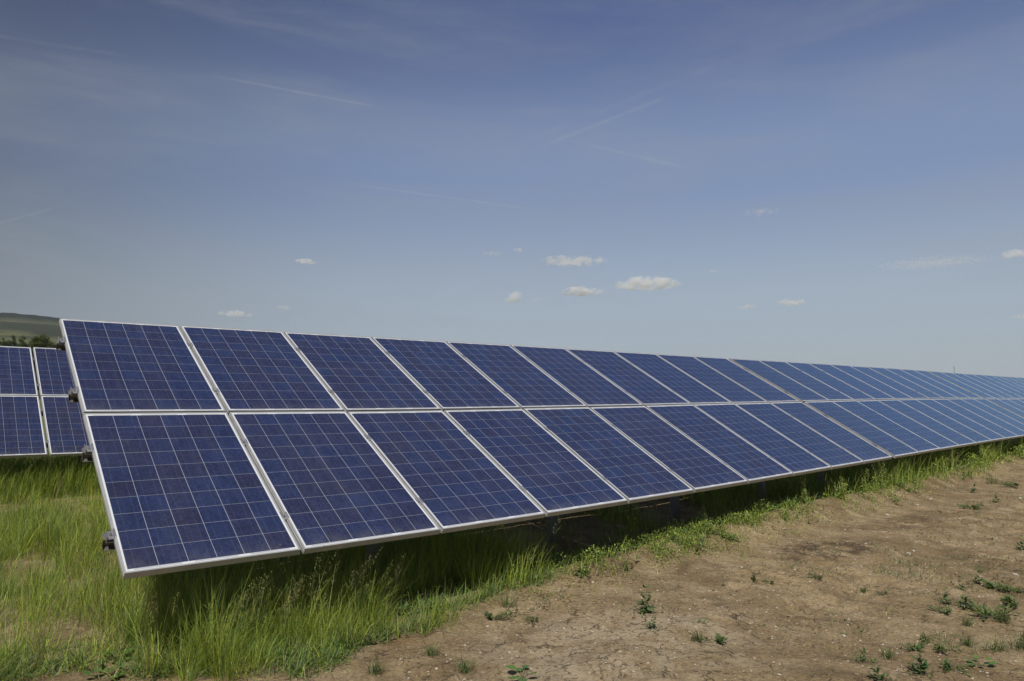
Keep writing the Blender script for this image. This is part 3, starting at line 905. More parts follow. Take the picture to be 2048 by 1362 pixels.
# thin stray blades on the open soil near the edge
x, y = scatter(0.2, 4.5, -1.25, 0.2, 520, lambda x, y: sstep(vnoise(x, y, 119, 5.5, 2), 0.60, 0.78) * sstep(edge_d(x, y), -1.15 + 0.18 * x, -0.2) * 0.8)
n = len(x)
low.add(*blades(np.stack([x, y, ground_z(x, y) - 0.004], 1), rng.uniform(0.03, 0.10, n), rng.uniform(0, 6.28, n), np.abs(rng.normal(0.7, 0.35, n)), np.abs(rng.normal(0.6, 0.4, n)),
                rng.uniform(0.0025, 0.0045, n), tones(n, (G_YEL, G_MID, G_BLU, G_DRY), (1, 3, 4, 0.8)), 4))

def sprouts_where(x, y):
    right = np.exp(-(((x - 5.9) / 1.3) ** 2 + ((y + 1.55) / 0.65) ** 2)) + 0.9 * np.exp(-(((x - 4.3) / 0.9) ** 2 + ((y + 2.45) / 0.45) ** 2)) + 0.5 * np.exp(-(((x - 12) / 3.0) ** 2 + ((y + 0.8) / 0.6) ** 2))
    edge = np.exp(-((edge_d(x, y) + 0.28) / 0.22) ** 2) * 0.5
    return np.clip(right + edge + 0.02, 0, 1) * sstep(vnoise(x, y, 151, 3.5, 3), 0.47, 0.66)


sp = Veg()
x, y = scatter(0.5, 16.0, -4.0, 1.2, 900, lambda x, y: sprouts_where(x, y) * in_view(x, y, 0.08) * dist_keep(x, y, 6, 0.5))
n = len(x)
sp.add(*rhombi(np.stack([x, y, ground_z(x, y) + rng.uniform(0.002, 0.022, n)], 1), rng.uniform(0, 6.28, n), rng.normal(0.3, 0.35, n), rng.uniform(0.010, 0.030, n), rng.uniform(0.005, 0.013, n), tones(n, (W_A, W_B, W_C), (3, 3, 2), 0.25)))
x, y = scatter(0.5, 16.0, -4.0, 1.2, 620, lambda x, y: sprouts_where(x, y) * in_view(x, y, 0.08) * dist_keep(x, y, 6, 0.5))
n = len(x)
sp.add(*blades(np.stack([x, y, ground_z(x, y) - 0.003], 1), rng.uniform(0.03, 0.11, n), rng.uniform(0, 6.28, n), np.abs(rng.normal(0.6, 0.35, n)), np.abs(rng.normal(0.6, 0.4, n)),
                rng.uniform(0.002, 0.004, n), tones(n, (W_C, W_A, W_B, G_DRY), (2, 3, 3, 1.2), 0.25), 4))
# dead straw and twigs lying on the soil
x, y = scatter(0.3, 14.0, -4.0, 1.0, 45, lambda x, y: in_view(x, y, 0.05) * sstep(-edge_d(x, y), -0.3, 0.1))
n = len(x)
sp.add(*blades(np.stack([x, y, ground_z(x, y) + 0.002], 1), rng.uniform(0.03, 0.12, n), rng.uniform(0, 6.28, n), np.full(n, 1.45), rng.normal(0.05, 0.1, n),
                rng.uniform(0.002, 0.004, n), tones(n, ((0.30, 0.23, 0.13), (0.10, 0.07, 0.045)), (1, 1.2), 0.2), 4))
# --- small-leaved ground cover on the berm under the drip line
cover = Veg()
def berm_cover(x, y):
    d = edge_d(x, y)
    w = sstep(x, 2.6, 3.6)
    m = 0.06 + (vnoise(x, y, 121, 1.1, 3) - 0.5) * 0.55 + 0.12 * sstep(x, 9, 12)
    a = np.exp(-((d - m) / 0.25) ** 2) * w * (0.12 + 0.88 * sstep(vnoise(x, y, 123, 4.0, 3), 0.42, 0.58))
    return a


x, y = scatter(2.4, 28.0, -0.6, 2.6, 7500, lambda x, y: berm_cover(x, y) * dist_keep(x, y, 7.5, 0.9))
n = len(x); far = np.hypot(x - CAM[0], y - CAM[1]); k = np.maximum(1, far / 8)
top = 0.04 + (0.20 + 0.12 * sstep(x, 9, 12)) * vnoise(x, y, 127, 3.0, 2) ** 1.3
cover.add(*rhombi(np.stack([x, y, ground_z(x, y) + rng.uniform(0.0, 1.0, n) * top], 1), rng.uniform(0, 6.28, n), rng.normal(0.35, 0.4, n),
                  rng.uniform(0.012, 0.028, n) * k, rng.uniform(0.006, 0.014, n) * k, tones(n, (G_YEL, G_MID, W_A, W_B), (2.2, 3.6, 2.6, 1.0), 0.25)))
x, y = scatter(2.4, 28.0, -0.6, 2.6, 2200, lambda x, y: berm_cover(x, y) * dist_keep(x, y, 7.5, 1.0))
n = len(x); far = np.hypot(x - CAM[0], y - CAM[1]); k = np.maximum(1, far / 8)
cover.add(*blades(np.stack([x, y, ground_z(x, y) - 0.004], 1), rng.uniform(0.05, 0.20, n), rng.uniform(0, 6.28, n), np.abs(rng.normal(0.4, 0.25, n)), np.abs(rng.normal(0.7, 0.4, n)),
                  rng.uniform(0.003, 0.005, n) * k, tones(n, (G_YEL, G_MID, G_BLU), (3, 4, 2)), 4))
# broader leaves here and there along the grass edge
x, y = scatter(-1.0, 14.0, -0.6, 1.4, 210, lambda x, y: np.clip(berm_cover(x, y) + creeping(x, y) * 0.6, 0, 1) * sstep(vnoise(x, y, 129, 3.0, 2), 0.5, 0.7))
n = len(x)
for j in range(4):
    az = rng.uniform(0, 6.28, n)
    cover.add(*rhombi(np.stack([x, y, ground_z(x, y) + rng.uniform(0.01, 0.05, n)], 1), az, rng.normal(0.4, 0.3, n), rng.uniform(0.03, 0.06, n), rng.uniform(0.02, 0.035, n),
                      tones(n, ((0.11, 0.17, 0.035), (0.075, 0.135, 0.035)), (1, 1))))

tag(tall.build("meadow_grass", M_GRASS), "tall yellow green meadow grass under and beside the panel rows", "grass", kind="stuff")
tag(heads.build("grass_seed_heads", M_GRASS), "thin nodding seed heads rising above the tall grass", "grass", kind="stuff")
tag(low.build("short_grass", M_GRASS), "short dark green grass creeping onto the soil", "grass", kind="stuff")
tag(sp.build("sprouts", M_LEAF), "tiny sprouts, stray blades and dead straw on the bare soil", "sprouts", kind="stuff")
tag(cover.build("ground_cover", M_LEAF), "low small leaved weeds covering the berm below the panels", "ground cover", kind="stuff")

# ------------------------------------------------------------------ single weeds on the soil
def weed(kind, px, py, size, label, group="single weeds on the bare soil"):
    p = on_ground(px, py)
    name = {'tuft': 'grass_tuft', 'flat': 'spreading_weed', 'round': 'broadleaf_seedling', 'erect': 'leafy_weed', 'pod': 'podded_weed'}[kind]
    cat = {'tuft': 'grass tuft', 'round': 'seedling'}.get(kind, 'weed')
    th = empty(name, p, label, cat, group)
    v = Veg(); st = Veg()
    R1 = lambda a, b, n: rng.uniform(a, b, n)
    if kind == 'tuft':
        n = int(60 + 160 * size)
        bx = p + np.concatenate([rng.normal(0, size * 0.16, (n, 2)), np.zeros((n, 1))], 1)
        v.add(*blades(bx, size * R1(0.4, 1.0, n), R1(0, 6.28, n), np.abs(rng.normal(0.35, 0.25, n)), np.abs(rng.normal(0.7, 0.4, n)), R1(0.0022, 0.0040, n), tones(n, (W_C, W_A, W_B, G_DRY), (2, 3, 3, 0.6)), 4))
    elif kind == 'flat':
        ns = 8
        lob = rng.uniform(0, 6.28)
        for i in range(ns):
            a = rng.uniform(0, 6.28); L = size * rng.uniform(0.35, 1.0) * (1 + 0.45 * math.cos(a - lob))
            n = 12; t = np.linspace(0.1, 1, n)
            c = p + np.stack([np.cos(a) * t * L, np.sin(a) * t * L, 0.012 + 0.25 * size * np.sin(t * 2.4) * rng.uniform(0.2, 1.0)], 1)
            st.add(*rhombi(p[None] + [[0, 0, .005]], np.array([a]), np.array([0.15]), np.array([L]), np.array([0.004]), tones(1, ((0.12, 0.13, 0.05),), (1,))))
            for q in range(2):
                v.add(*rhombi(c, a + R1(-1.3, 1.3, n), rng.normal(0.3, 0.4, n), size * R1(0.10, 0.24, n), size * R1(0.04, 0.09, n), tones(n, (W_A, W_B, W_C), (3, 3, 1), 0.25)))
    elif kind == 'round':
        n = 7
        a = np.linspace(0, 6.28, n, endpoint=False) + rng.normal(0, 0.3, n)
        for i in range(n):
            L = size * rng.uniform(0.6, 1.0); z = rng.uniform(0.25, 0.9)
            tip = p + np.array([math.cos(a[i]) * L * 0.6, math.sin(a[i]) * L * 0.6, L * 0.55 * z])
            st.add(*rhombi(p[None] + [[0, 0, 0.0]], np.array([a[i]]), np.array([math.atan2(0.55 * z, 0.6)]), np.array([L * 0.8]), np.array([0.005]), tones(1, ((0.16, 0.19, 0.08),), (1,))))
            # rounded leaf: a fan of quads
            m = 8; r = size * rng.uniform(0.22, 0.34)
            th_ = np.linspace(0, 2 * math.pi, m, endpoint=False)
            tl = rng.uniform(-0.1, 0.5)
            dx, dy = math.cos(a[i]), math.sin(a[i])
            ring = [tip + np.array([dx * r * (1 + math.cos(q)) * math.cos(tl) - dy * r * 0.85 * math.sin(q), dy * r * (1 + math.cos(q)) * math.cos(tl) + dx * r * 0.85 * math.sin(q),
                                    r * (1 + math.cos(q)) * math.sin(tl) + 0.12 * r * math.sin(q) ** 2]) for q in th_]
            V = np.array(ring + [tip + np.array([dx * r * math.cos(tl), dy * r * math.cos(tl), r * math.sin(tl) - 0.05 * r])])
            F = np.array([[8, 0, 1, 2], [8, 2, 3, 4], [8, 4, 5, 6], [8, 6, 7, 0]]).ravel()
            v.add(V, F, np.repeat(tones(1, ((0.115, 0.205, 0.045),), (1,), 0.12), 9, 0))
    elif kind == 'erect':
        H = size
        lx, ly = rng.normal(0, 0.12, 2)
        nst = 1 + (size > 0.13) * 1
        for s_ in range(nst):
            if s_: lx, ly = rng.normal(0, 0.35, 2); H = size * 0.6
            st.add(*blades(p[None], np.array([H]), np.array([math.atan2(ly, lx)]), np.array([math.hypot(lx, ly)]), np.array([0.1]), np.array([0.005]), tones(1, ((0.12, 0.14, 0.05),), (1,)), 4))
            nl = 7
            for j in range(nl):
                f = 0.15 + 0.85 * j / (nl - 1)
                c = p + np.array([lx * H * f, ly * H * f, H * f * 0.97]); a0 = j * 1.57 + rng.normal(0, 0.3)
                for q in range(2):
                    L = H * rng.uniform(0.28, 0.45) * (1.15 - 0.45 * f)
                    v.add(*rhombi(c[None], np.array([a0 + q * math.pi]), np.array([rng.normal(0.35, 0.3)]), np.array([L]), np.array([L * 0.55]), tones(1, ((0.055, 0.11, 0.030), (0.08, 0.14, 0.035)), (2, 1))))
        n = 46
        c = p + np.stack([rng.normal(0, size * 0.33, n), rng.normal(0, size * 0.33, n), R1(0.005, size * 0.30, n)], 1)
        v.add(*rhombi(c, R1(0, 6.28, n), rng.normal(0.3, 0.35, n), size * R1(0.12, 0.22, n), size * R1(0.07, 0.12, n), tones(n, (W_A, W_C, W_B), (2, 1, 2), 0.25)))
    elif kind == 'pod':
        H = size
        for s_ in range(3):
            h = H * (1.0 if s_ == 0 else rng.uniform(0.5, 0.85)); a = rng.uniform(0, 6.28); ln = 0.06 + 0.14 * s_
            k = max(1.0, np.hypot(p[0] - CAM[0], p[1] - CAM[1]) / 9)
            st.add(*blades(p[None], np.array([h]), np.array([a]), np.array([ln]), np.array([0.08]), np.array([0.004 * k]), tones(1, ((0.14, 0.17, 0.05),), (1,)), 4))
            n = 34
            f = np.linspace(0.35, 1.0, n)
            c = p + np.stack([np.cos(a) * h * f * math.sin(ln), np.sin(a) * h * f * math.sin(ln), h * f * 0.98], 1)
            aa = np.arange(n) * 2.4
            off = 0.016 * (1.25 - f) * 1.3
            c = c + np.stack([np.cos(aa) * off, np.sin(aa) * off, np.zeros(n)], 1)
            v.add(*rhombi(c, aa, rng.normal(0.5, 0.3, n), 0.022 * R1(0.7, 1.2, n) * k ** .5, 0.017 * R1(0.8, 1.2, n) * k ** .5, tones(n, ((0.36, 0.40, 0.13), (0.28, 0.34, 0.10)), (2, 1))))
        n = 26
        c = p + np.stack([rng.normal(0, 0.05, n), rng.normal(0, 0.05, n), R1(0.0, 0.09, n)], 1)
        v.add(*rhombi(c, R1(0, 6.28, n), rng.normal(0.3, 0.35, n), R1(0.02, 0.04, n), R1(0.01, 0.02, n), tones(n, (G_MID, G_YEL), (1, 1), 0.2)))
    for nm, g in (('foliage', v), ('stem', st)):
        if not g.V: continue
        V = np.concatenate(g.V) - p[None]; F = np.concatenate(g.F); C = np.concatenate(g.C)
        o = fast_mesh(nm, V, F, 4, M_LEAF, C); o.parent = th
    return th


for k_, px, py, sz, lab in (
    ('round', 1045, 1356, 0.105, "bright green round leaved seedling at the bottom edge of the bare soil"),
    ('erect', 1290, 1226, 0.17, "tallest dark nettle like weed alone in the middle of the bare soil"),
    ('erect', 1303, 1258, 0.085, "small bushy weed just in front of the tall nettle like weed"),
    ('tuft', 1395, 1283, 0.10, "thin upright grass tuft at the left end of the flat grass patch"),
    ('flat', 1432, 1286, 0.11, "flat dark grassy patch right of the nettle like weed"),
    ('tuft', 1014, 1214, 0.15, "round grass tuft standing on the soil beyond the meadow grass"),
    ('tuft', 752, 1348, 0.12, "dark grass tuft low on the soil near the bottom edge"),
    ('tuft', 862, 1312, 0.10, "grass tuft between the meadow edge and the round leaved seedling"),
    ('tuft', 930, 1345, 0.13, "sparse tall blades left of the round leaved seedling"),
    ('flat', 985, 1240, 0.13, "spreading weed just below the round grass tuft"),
    ('flat', 880, 1220, 0.13, "spreading weed left of the round grass tuft"),
    ('flat', 1070, 1243, 0.07, "small spreading weed right of the round grass tuft"),
    ('flat', 835, 1190, 0.12, "leafy weed at the dark edge under the second gap of panels"),
    ('erect', 1252, 1142, 0.07, "small bushy weed on the soil in front of the berm"),
    ('flat', 1165, 1150, 0.13, "leafy weed sprawling off the end of the meadow grass"),
    ('erect', 1508, 1164, 0.075, "small weed with a dark scratch of soil beside it"),
    ('flat', 1540, 1168, 0.06, "tiny sprawling weed right of the scratched soil"),
    ('erect', 1446, 1172, 0.035, "tiny single sprout left of the small sprawling weed"),
    ('round', 1406, 1246, 0.035, "tiny yellow green sprout above the flat grass patch"),
    ('erect', 1892, 1209, 0.115, "upright leafy stem, left one of the pair on the right soil"),
    ('erect', 1929, 1217, 0.12, "upright leafy stem, right one of the pair on the right soil"),
    ('erect', 1925, 1180, 0.10, "bushy weed behind the pair of upright leafy stems"),
    ('erect', 1957, 1168, 0.13, "taller leaning weed behind and right of the upright pair"),
    ('flat', 1990, 1180, 0.17, "spreading weed right of the tall leaning weed"),
    ('flat', 2025, 1185, 0.13, "spreading weed at the right margin behind the dense patch"),
    ('flat', 1888, 1230, 0.12, "low weed right in front of the upright leafy pair"),
    ('tuft', 1935, 1252, 0.10, "grass tuft in front of the upright leafy pair"),
    ('tuft', 1850, 1284, 0.09, "soft grey green tuft near the lower right of the soil"),
    ('flat', 1832, 1302, 0.10, "pale leaved weed below the soft grey green tuft"),
    ('flat', 1882, 1304, 0.09, "dark low weed right of the pale leaved weed"),
    ('erect', 1842, 1350, 0.14, "biggest leafy weed at the bottom edge on the right"),
    ('flat', 1903, 1342, 0.12, "broad leaved weed right of the biggest bottom weed"),
    ('round', 1962, 1332, 0.075, "flat pale leaved weed in the lower right corner"),
    ('flat', 1978, 1235, 0.22, "widest part of the dense weed patch at the right margin"),
    ('tuft', 2005, 1245, 0.16, "grassy clump inside the dense patch at the right margin"),
    ('flat', 2035, 1215, 0.18, "weed at the outer right of the dense patch"),
    ('tuft', 1995, 1302, 0.15, "grass clump in front of the dense patch"),
    ('tuft', 1935, 1292, 0.10, "thin tuft left of the grass clump in front of the dense patch"),
    ('tuft', 2042, 1300, 0.20, "tall blades cut by the right margin in the lower corner"),
    ('erect', 1726, 1325, 0.075, "low leafy weed on the lower soil left of the bigger weeds"),
    ('tuft', 1778, 1318, 0.10, "arching grass tuft on the lower soil"),
    ('erect', 1762, 1360, 0.10, "weed half cut by the bottom edge"),
    ('flat', 1636, 1158, 0.09, "thin spreading weed beyond the dark clods"),
    ('tuft', 1728, 1185, 0.08, "thin dark blades on the open soil right of the clods"),
    ('flat', 1772, 1190, 0.06, "small weed among the pale chips on the open soil"),
    ('tuft', 1985, 968, 0.30, "tall thin weed standing alone far along the soil"),
    ('flat', 1945, 1018, 0.20, "flat weed patch far along the open soil"),
    ('erect', 1992, 1005, 0.13, "round bushy weed far along the open soil"),
    ('flat', 2030, 975, 0.22, "weed patch at the right margin far along the soil"),
    ('erect', 2043, 1100, 0.13, "weed cut by the right margin halfway down"),
    ('erect', 1945, 985, 0.14, "upright weed beside the far flat weed patch"),
    ('round', 236, 1322, 0.10, "bright clover like seedling in front of the tall grass on the left"),
    ('round', 200, 1362, 0.11, "leafy seedling in the lower left corner"),
    ('flat', 330, 1345, 0.14, "dark grassy mat in front of the meadow grass at lower left"),
): weed(k_, px, py, sz, lab)

pods = ((992, 1128, 0.26), (1328, 1074, 0.10), (1340, 1072, 0.13), (1352, 1068, 0.15), (1376, 1060, 0.16), (1389, 1060, 0.24), (1404, 1058, 0.25), (1414, 1055, 0.16),
        (1435, 1048, 0.27), (1607, 1008, 0.26), (1684, 1000, 0.30), (1733, 985, 0.34), (1751, 980, 0.36), (1768, 980, 0.42), (1786, 972, 0.32), (1870, 950, 0.30),
        (1966, 930, 0.40), (1979, 925, 0.34), (1998, 920, 0.30))
for i, (px, py, sz) in enumerate(pods):
    weed('pod', px, py, sz, "yellow green podded stem below the lower panel edge, %s from the left" % ORD[i + 1], "podded weeds along the berm")

# ------------------------------------------------------------------ stones
def stone_material():
    m, t, b = new_mat("pale_stone")
    tc = node('ShaderNodeTexCoord'); inf = node('ShaderNodeObjectInfo')
    c = mixc(E(inf.outputs['Random']), (0.36, 0.31, 0.23), (0.50, 0.46, 0.38))
    c = mixc(E(noise(tc.outputs['Object'], 60, 4, 0.6)).smooth(0.35, 0.7) * 0.6, c, (0.30, 0.23, 0.15))
    t.links.new(c, b.inputs['Base Color']); b.inputs['Roughness'].default_value = 0.85
    return m


M_STONE = stone_material()
M_CLOD, _t, _b = new_mat("soil_clod")
_tc = node('ShaderNodeTexCoord')
_t.links.new(mixc(E(noise(_tc.outputs['Object'], 30, 5, 0.6)).smooth(0.3, 0.7), (0.13, 0.092, 0.06), (0.24, 0.178, 0.115)), _b.inputs['Base Color']); _b.inputs['Roughness'].default_value = 0.95


def rock(p, r, seed, flat=0.55, sub=2):
    bm = bmesh.new(); bmesh.ops.create_icosphere(bm, subdivisions=sub, radius=1.0)
    rr = np.random.default_rng(seed); ax = rr.uniform(0.6, 1.25, 3); rot = Matrix.Rotation(rr.uniform(0, 6.28), 3, 'Z')
    cuts = [(Vector(rr.normal(0, 1, 3)).normalized(), rr.uniform(0.55, 0.9)) for _ in range(9)]
    for v in bm.verts:
        c = v.co.copy()
        for nn, d in cuts:
            q = c.dot(nn)
            if q > d: c -= nn * (q - d)
        c = rot @ Vector((c.x * ax[0], c.y * ax[1], c.z * flat)); v.co = c * r
    V = [tuple(v.co) for v in bm.verts]; F = [tuple(v.index for v in f.verts) for f in bm.faces]; bm.free()
    return np.array(V) + np.array(p), F


stones = ((1568, 1059, 6.5), (1484, 1136, 4.5), (1642, 1150, 4), (1861, 1000, 6), (1836, 1011, 5), (1775, 1031, 4.5), (1774, 1076, 4.5), (1732, 1089, 5), (1817, 1108, 5), (1827, 1103, 4.5),
          (1590, 1140, 3.5), (1535, 1195, 4), (1563, 1168, 3), (2040, 998, 6), (1687, 1273, 7), (975, 1254, 5), (812, 1193, 4), (838, 1195, 4), (1186, 1165, 3.5), (1281, 1180, 3), (1315, 1183, 5),
          (1233, 1186, 3), (1418, 1184, 5), (1418, 1252, 3), (1208, 1279, 3.5), (1237, 1277, 3), (1248, 1345, 4), (1180, 1347, 4), (1367, 1289, 3.5), (2032, 1325, 5), (1958, 1195, 4), (1620, 1165, 3.5),
          (1710, 1120, 3), (1884, 1085, 3.5), (2030, 1150, 6), (1121, 1124, 3.5), (1227, 1172, 3), (1652, 1262, 3), (1505, 1247, 3), (1390, 1330, 3), (1560, 1330, 3.5), (1100, 1300, 3), (660, 1338, 3.5),
          (1740, 1150, 3), (1690, 1060, 3.5), (1920, 1040, 4), (1540, 1105, 3.5), (1880, 1310, 3))
for i, (px, py, wpx) in enumerate(stones):
    p = on_ground(px, py); r = wpx / FPX * float(np.linalg.norm(p - CAM)) * 0.74
    V, F = rock(p + np.array([0, 0, r * 0.2]), r, 100 + i)
    o = mesh_obj("stone", V, F, M_STONE, loc=p)
    if i == 0: tag(o, "largest white stone lying at the foot of the weedy berm", "stone", "pale stones on the soil")
    elif i == 14: tag(o, "flat white stone alone on the lower right soil", "stone", "pale stones on the soil")
    else: tag(o, "small pale stone lying loose on the bare brown soil", "stone", "pale stones on the soil")

# countless crumbs of soil and grit
def crumbs(n, fn, rmin, rmax, mat, name, label, x0=-0.5, x1=14, y0=-3.6, y1=1.2, flat=0.6):
    x = rng.uniform(x0, x1, n * 4); y = rng.uniform(y0, y1, n * 4)
    keep = (in_view(x, y, 0.05) > 0) & (rng.random(n * 4) < fn(x, y) * dist_keep(x, y, 4.5, 1.0)); x, y = x[keep][:n], y[keep][:n]
    n = len(x)
    octa = np.array([[1, 0, 0], [0, 1, 0], [-1, 0, 0], [0, -1, 0], [.55, .5, .8], [-.5, .6, .75], [-.55, -.5, .8], [.5, -.55, .7]], float)
    r = rmin * (rmax / rmin) ** (rng.random(n) ** 2.5)
    a = rng.uniform(0, 6.28, n); ca, sa = np.cos(a), np.sin(a)
    V = octa[None] * rng.uniform(0.6, 1.3, (n, 8, 3)) * r[:, None, None]
    X = V[..., 0] * ca[:, None] - V[..., 1] * sa[:, None]; Y = V[..., 0] * sa[:, None] + V[..., 1] * ca[:, None]
    W = np.stack([X + x[:, None], Y + y[:, None], V[..., 2] * flat + ground_z(x, y)[:, None] - r[:, None] * 0.1], -1).reshape(-1, 3)
    f = np.array([[0, 1, 5, 4], [1, 2, 6, 5], [2, 3, 7, 6], [3, 0, 4, 7], [4, 5, 6, 7]])
    F = (np.arange(n)[:, None, None] * 8 + f[None]).ravel()
    tag(fast_mesh(name, W, F, 4, mat), label, name.replace('_', ' '), kind="stuff")


crumbs(9000, lambda x, y: sstep(-edge_d(x, y), -0.15, 0.2) * (0.15 + 0.85 * sstep(vnoise(x, y, 141, 0.9, 3), 0.45, 0.66)), 0.003, 0.018, M_CLOD, "soil_crumbs", "brown crumbs and clods of broken soil")
crumbs(420, lambda x, y: np.clip(np.exp(-(((x - 6.3) / 0.75) ** 2 + ((y + 0.75) / 0.28) ** 2)) + 0.6 * np.exp(-(((x - 9.5) / 0.8) ** 2 + ((y + 0.6) / 0.3) ** 2)) + 0.03, 0, 1), 0.010, 0.040, M_CLOD, "soil_clods", "broken clods of brown soil in the scuffed patch")
crumbs(7000, lambda x, y: sstep(-edge_d(x, y), -0.1, 0.2) * (0.3 + 0.7 * sstep(vnoise(x, y, 143, 1.5, 3), 0.4, 0.6)), 0.0022, 0.0105, M_STONE, "grit", "pale grit scattered over the bare soil")

# ------------------------------------------------------------------ far country: hill, trees, mast
def heading_point(head, D): return CAM[:2] + D * np.array([math.sin(head), math.cos(head)])


def py_height(px, py, D):
    """height of a point seen at view position (px, py) at horizontal distance D"""
    d = pix_dir(px, py); return CAM[2] + D * d[2] / math.hypot(d[0], d[1])


def head_of(px): 
    d = pix_dir(px, 778); return math.atan2(d[0], d[1])


def hill_z(hd, D):
    # skyline: highest to the left, sinking gently to the right, out of sight behind the row
    pxs = np.array([-1400, -700, -300, 0, 60, 115, 250, 500, 900, 1400, 2200])
    pys = np.array([708, 637, 631, 634.5, 639, 645, 662, 696, 734, 767, 790])
    hs = np.array([head_of(a) for a in pxs]); zs = np.array([py_height(a, b, 2000.0) for a, b in zip(pxs, pys)])
    top = np.interp(hd, hs, zs)
    f = np.interp(D, [120, 200, 420, 900, 1400, 1750, 2000, 2300], [0.0, 0.018, 0.065, 0.27, 0.56, 0.82, 1.0, 0.90])
    top = top * sstep(hd, math.radians(-41), math.radians(-22)) * (1 - sstep(hd, math.radians(52), math.radians(61)))
    return top * f - 0.6


def build_hill():
    hd = np.linspace(math.radians(-42), math.radians(62), 620); D = np.concatenate([np.linspace(120, 1000, 50), np.linspace(1012, 2300, 110)])
    Hh, DD = np.meshgrid(hd, D)
    X = CAM[0] + DD * np.sin(Hh); Y = CAM[1] + DD * np.cos(Hh)
    Z = hill_z(Hh, DD)
    n1 = vnoise(X, Y, 201, 1 / 260, 4); n2 = vnoise(X, Y, 203, 1 / 70, 3); n3 = vnoise(X, Y, 205, 1 / 24, 2)
    D2 = DD + (n1 - 0.5) * 190
    wood = sstep(D2, 1770, 1795)
    patch = sstep(vnoise(X, Y, 207, 1 / 420, 3) + 0.16 * sstep(Hh, math.radians(5.5), math.radians(7.5)), 0.52, 0.57) * sstep(D2, 1230, 1260) * (1 - sstep(D2, 1660, 1690))
    crop = 1 - sstep(D2, 1040, 1075)
    scrub = sstep(n3, 0.66, 0.72) * sstep(n2, 0.45, 0.6) * (1 - crop)
    Z = Z + wood * (9 + 5 * n3) + patch * (1 - wood) * (4 + 4 * n3) + scrub * (1 - wood) * (1 - patch) * 3.5
    meadow = np.array([0.092, 0.097, 0.044]); cropc = np.array([0.034, 0.062, 0.036]); dark = np.array([0.012, 0.018, 0.014])
    c = meadow * (0.85 + 0.3 * n2[..., None])
    c = c * (1 - crop[..., None]) + cropc * (0.9 + 0.2 * n1[..., None]) * crop[..., None]
    for mk in (scrub * 0.7, patch * 0.8, wood): c = c * (1 - mk[..., None]) + dark * (0.75 + 0.5 * n3[..., None]) * mk[..., None]
    ny, nx = X.shape; i = (np.arange(ny - 1)[:, None] * nx + np.arange(nx - 1)[None, :]).ravel()
    F = np.stack([i, i + 1, i + nx + 1, i + nx], 1).ravel()
    m, t, b = new_mat("hill_country"); a = node('ShaderNodeAttribute', _attribute_name='tone')
    t.links.new(a.outputs['Color'], b.inputs['Base Color']); b.inputs['Roughness'].default_value = 1.0; b.inputs['Specular IOR Level'].default_value = 0.0
    o = fast_mesh("hills", np.stack([X, Y, Z], -1).reshape(-1, 3), F, 4, m, c.reshape(-1, 3), smooth=True)
    tag(o, "long low hill with meadows and a dark wood along its crest", "hill", kind="structure")


build_hill()

M_TREE = leaf_material("tree_leaf", 0.25, 0.6, 0.3)
M_BARK, _t, _b = new_mat("bark"); _b.inputs['Base Color'].default_value = (0.07, 0.055, 0.04, 1); _b.inputs['Roughness'].default_value = 0.9


def tree(px, top, wpx, D, label, seed, squat=1.0, tonecol=(0.070, 0.092, 0.028)):
    r = np.random.default_rng(seed)
    hd = head_of(px); c = heading_point(hd, D); g = float(hill_z(hd, D)) if D > 120 else 0.0
    g = max(g, -0.6)
    H = py_height(px, top, D) - g; W = wpx / FPX * D * 0.82
    th = empty("tree" if H > 5 else "bush", (c[0], c[1], g), label, "tree" if H > 5 else "bush", "trees beyond the rows")
    mb = MB(); mb.tube((c[0], c[1], g - 0.2), (c[0] + .1, c[1], g + H * 0.62), 0.03 * H, 8, 0.012 * H)
    for i in range(7):
        a = r.uniform(0, 6.28); z0 = g + H * r.uniform(0.2, 0.5)
        mb.tube((c[0], c[1], z0), (c[0] + math.cos(a) * W * 0.33, c[1] + math.sin(a) * W * 0.33, z0 + H * 0.25), 0.012 * H, 6, 0.004 * H)
    mb.build("trunk", M_BARK, th)
    v = Veg(); ncl = 120; W *= 1.25
    for i in range(ncl):
        d0 = r.normal(0, 1, 3); d0 /= np.linalg.norm(d0); q = r.uniform(0.45, 0.86)
        cc = np.array([c[0], c[1], g + H * 0.72]) + d0 * q * np.array([W * 0.5, W * 0.5, H * 0.30])
        cr = W * r.uniform(0.12, 0.20); n = 200
        d = r.normal(0, 1, (n, 3)); d /= np.linalg.norm(d, axis=1)[:, None]; d *= (r.random((n, 1)) ** 0.4)
        pos = cc + d * np.array([cr, cr, cr * 0.9])
        tn = np.array(tonecol) * r.uniform(0.8, 1.25) * (1 + r.normal(0, 0.2, (n, 1)))
        s = 0.045 * W * r.uniform(0.6, 1.2, n)
        v.add(*rhombi(pos, r.uniform(0, 6.28, n), r.normal(0.1, 0.6, n), s, s * 0.6, np.clip(tn, 0.005, 1)))
    V = np.concatenate(v.V) - np.array([c[0], c[1], g]); o = fast_mesh("crown", V, np.concatenate(v.F), 4, M_TREE, np.concatenate(v.C)); o.parent = th


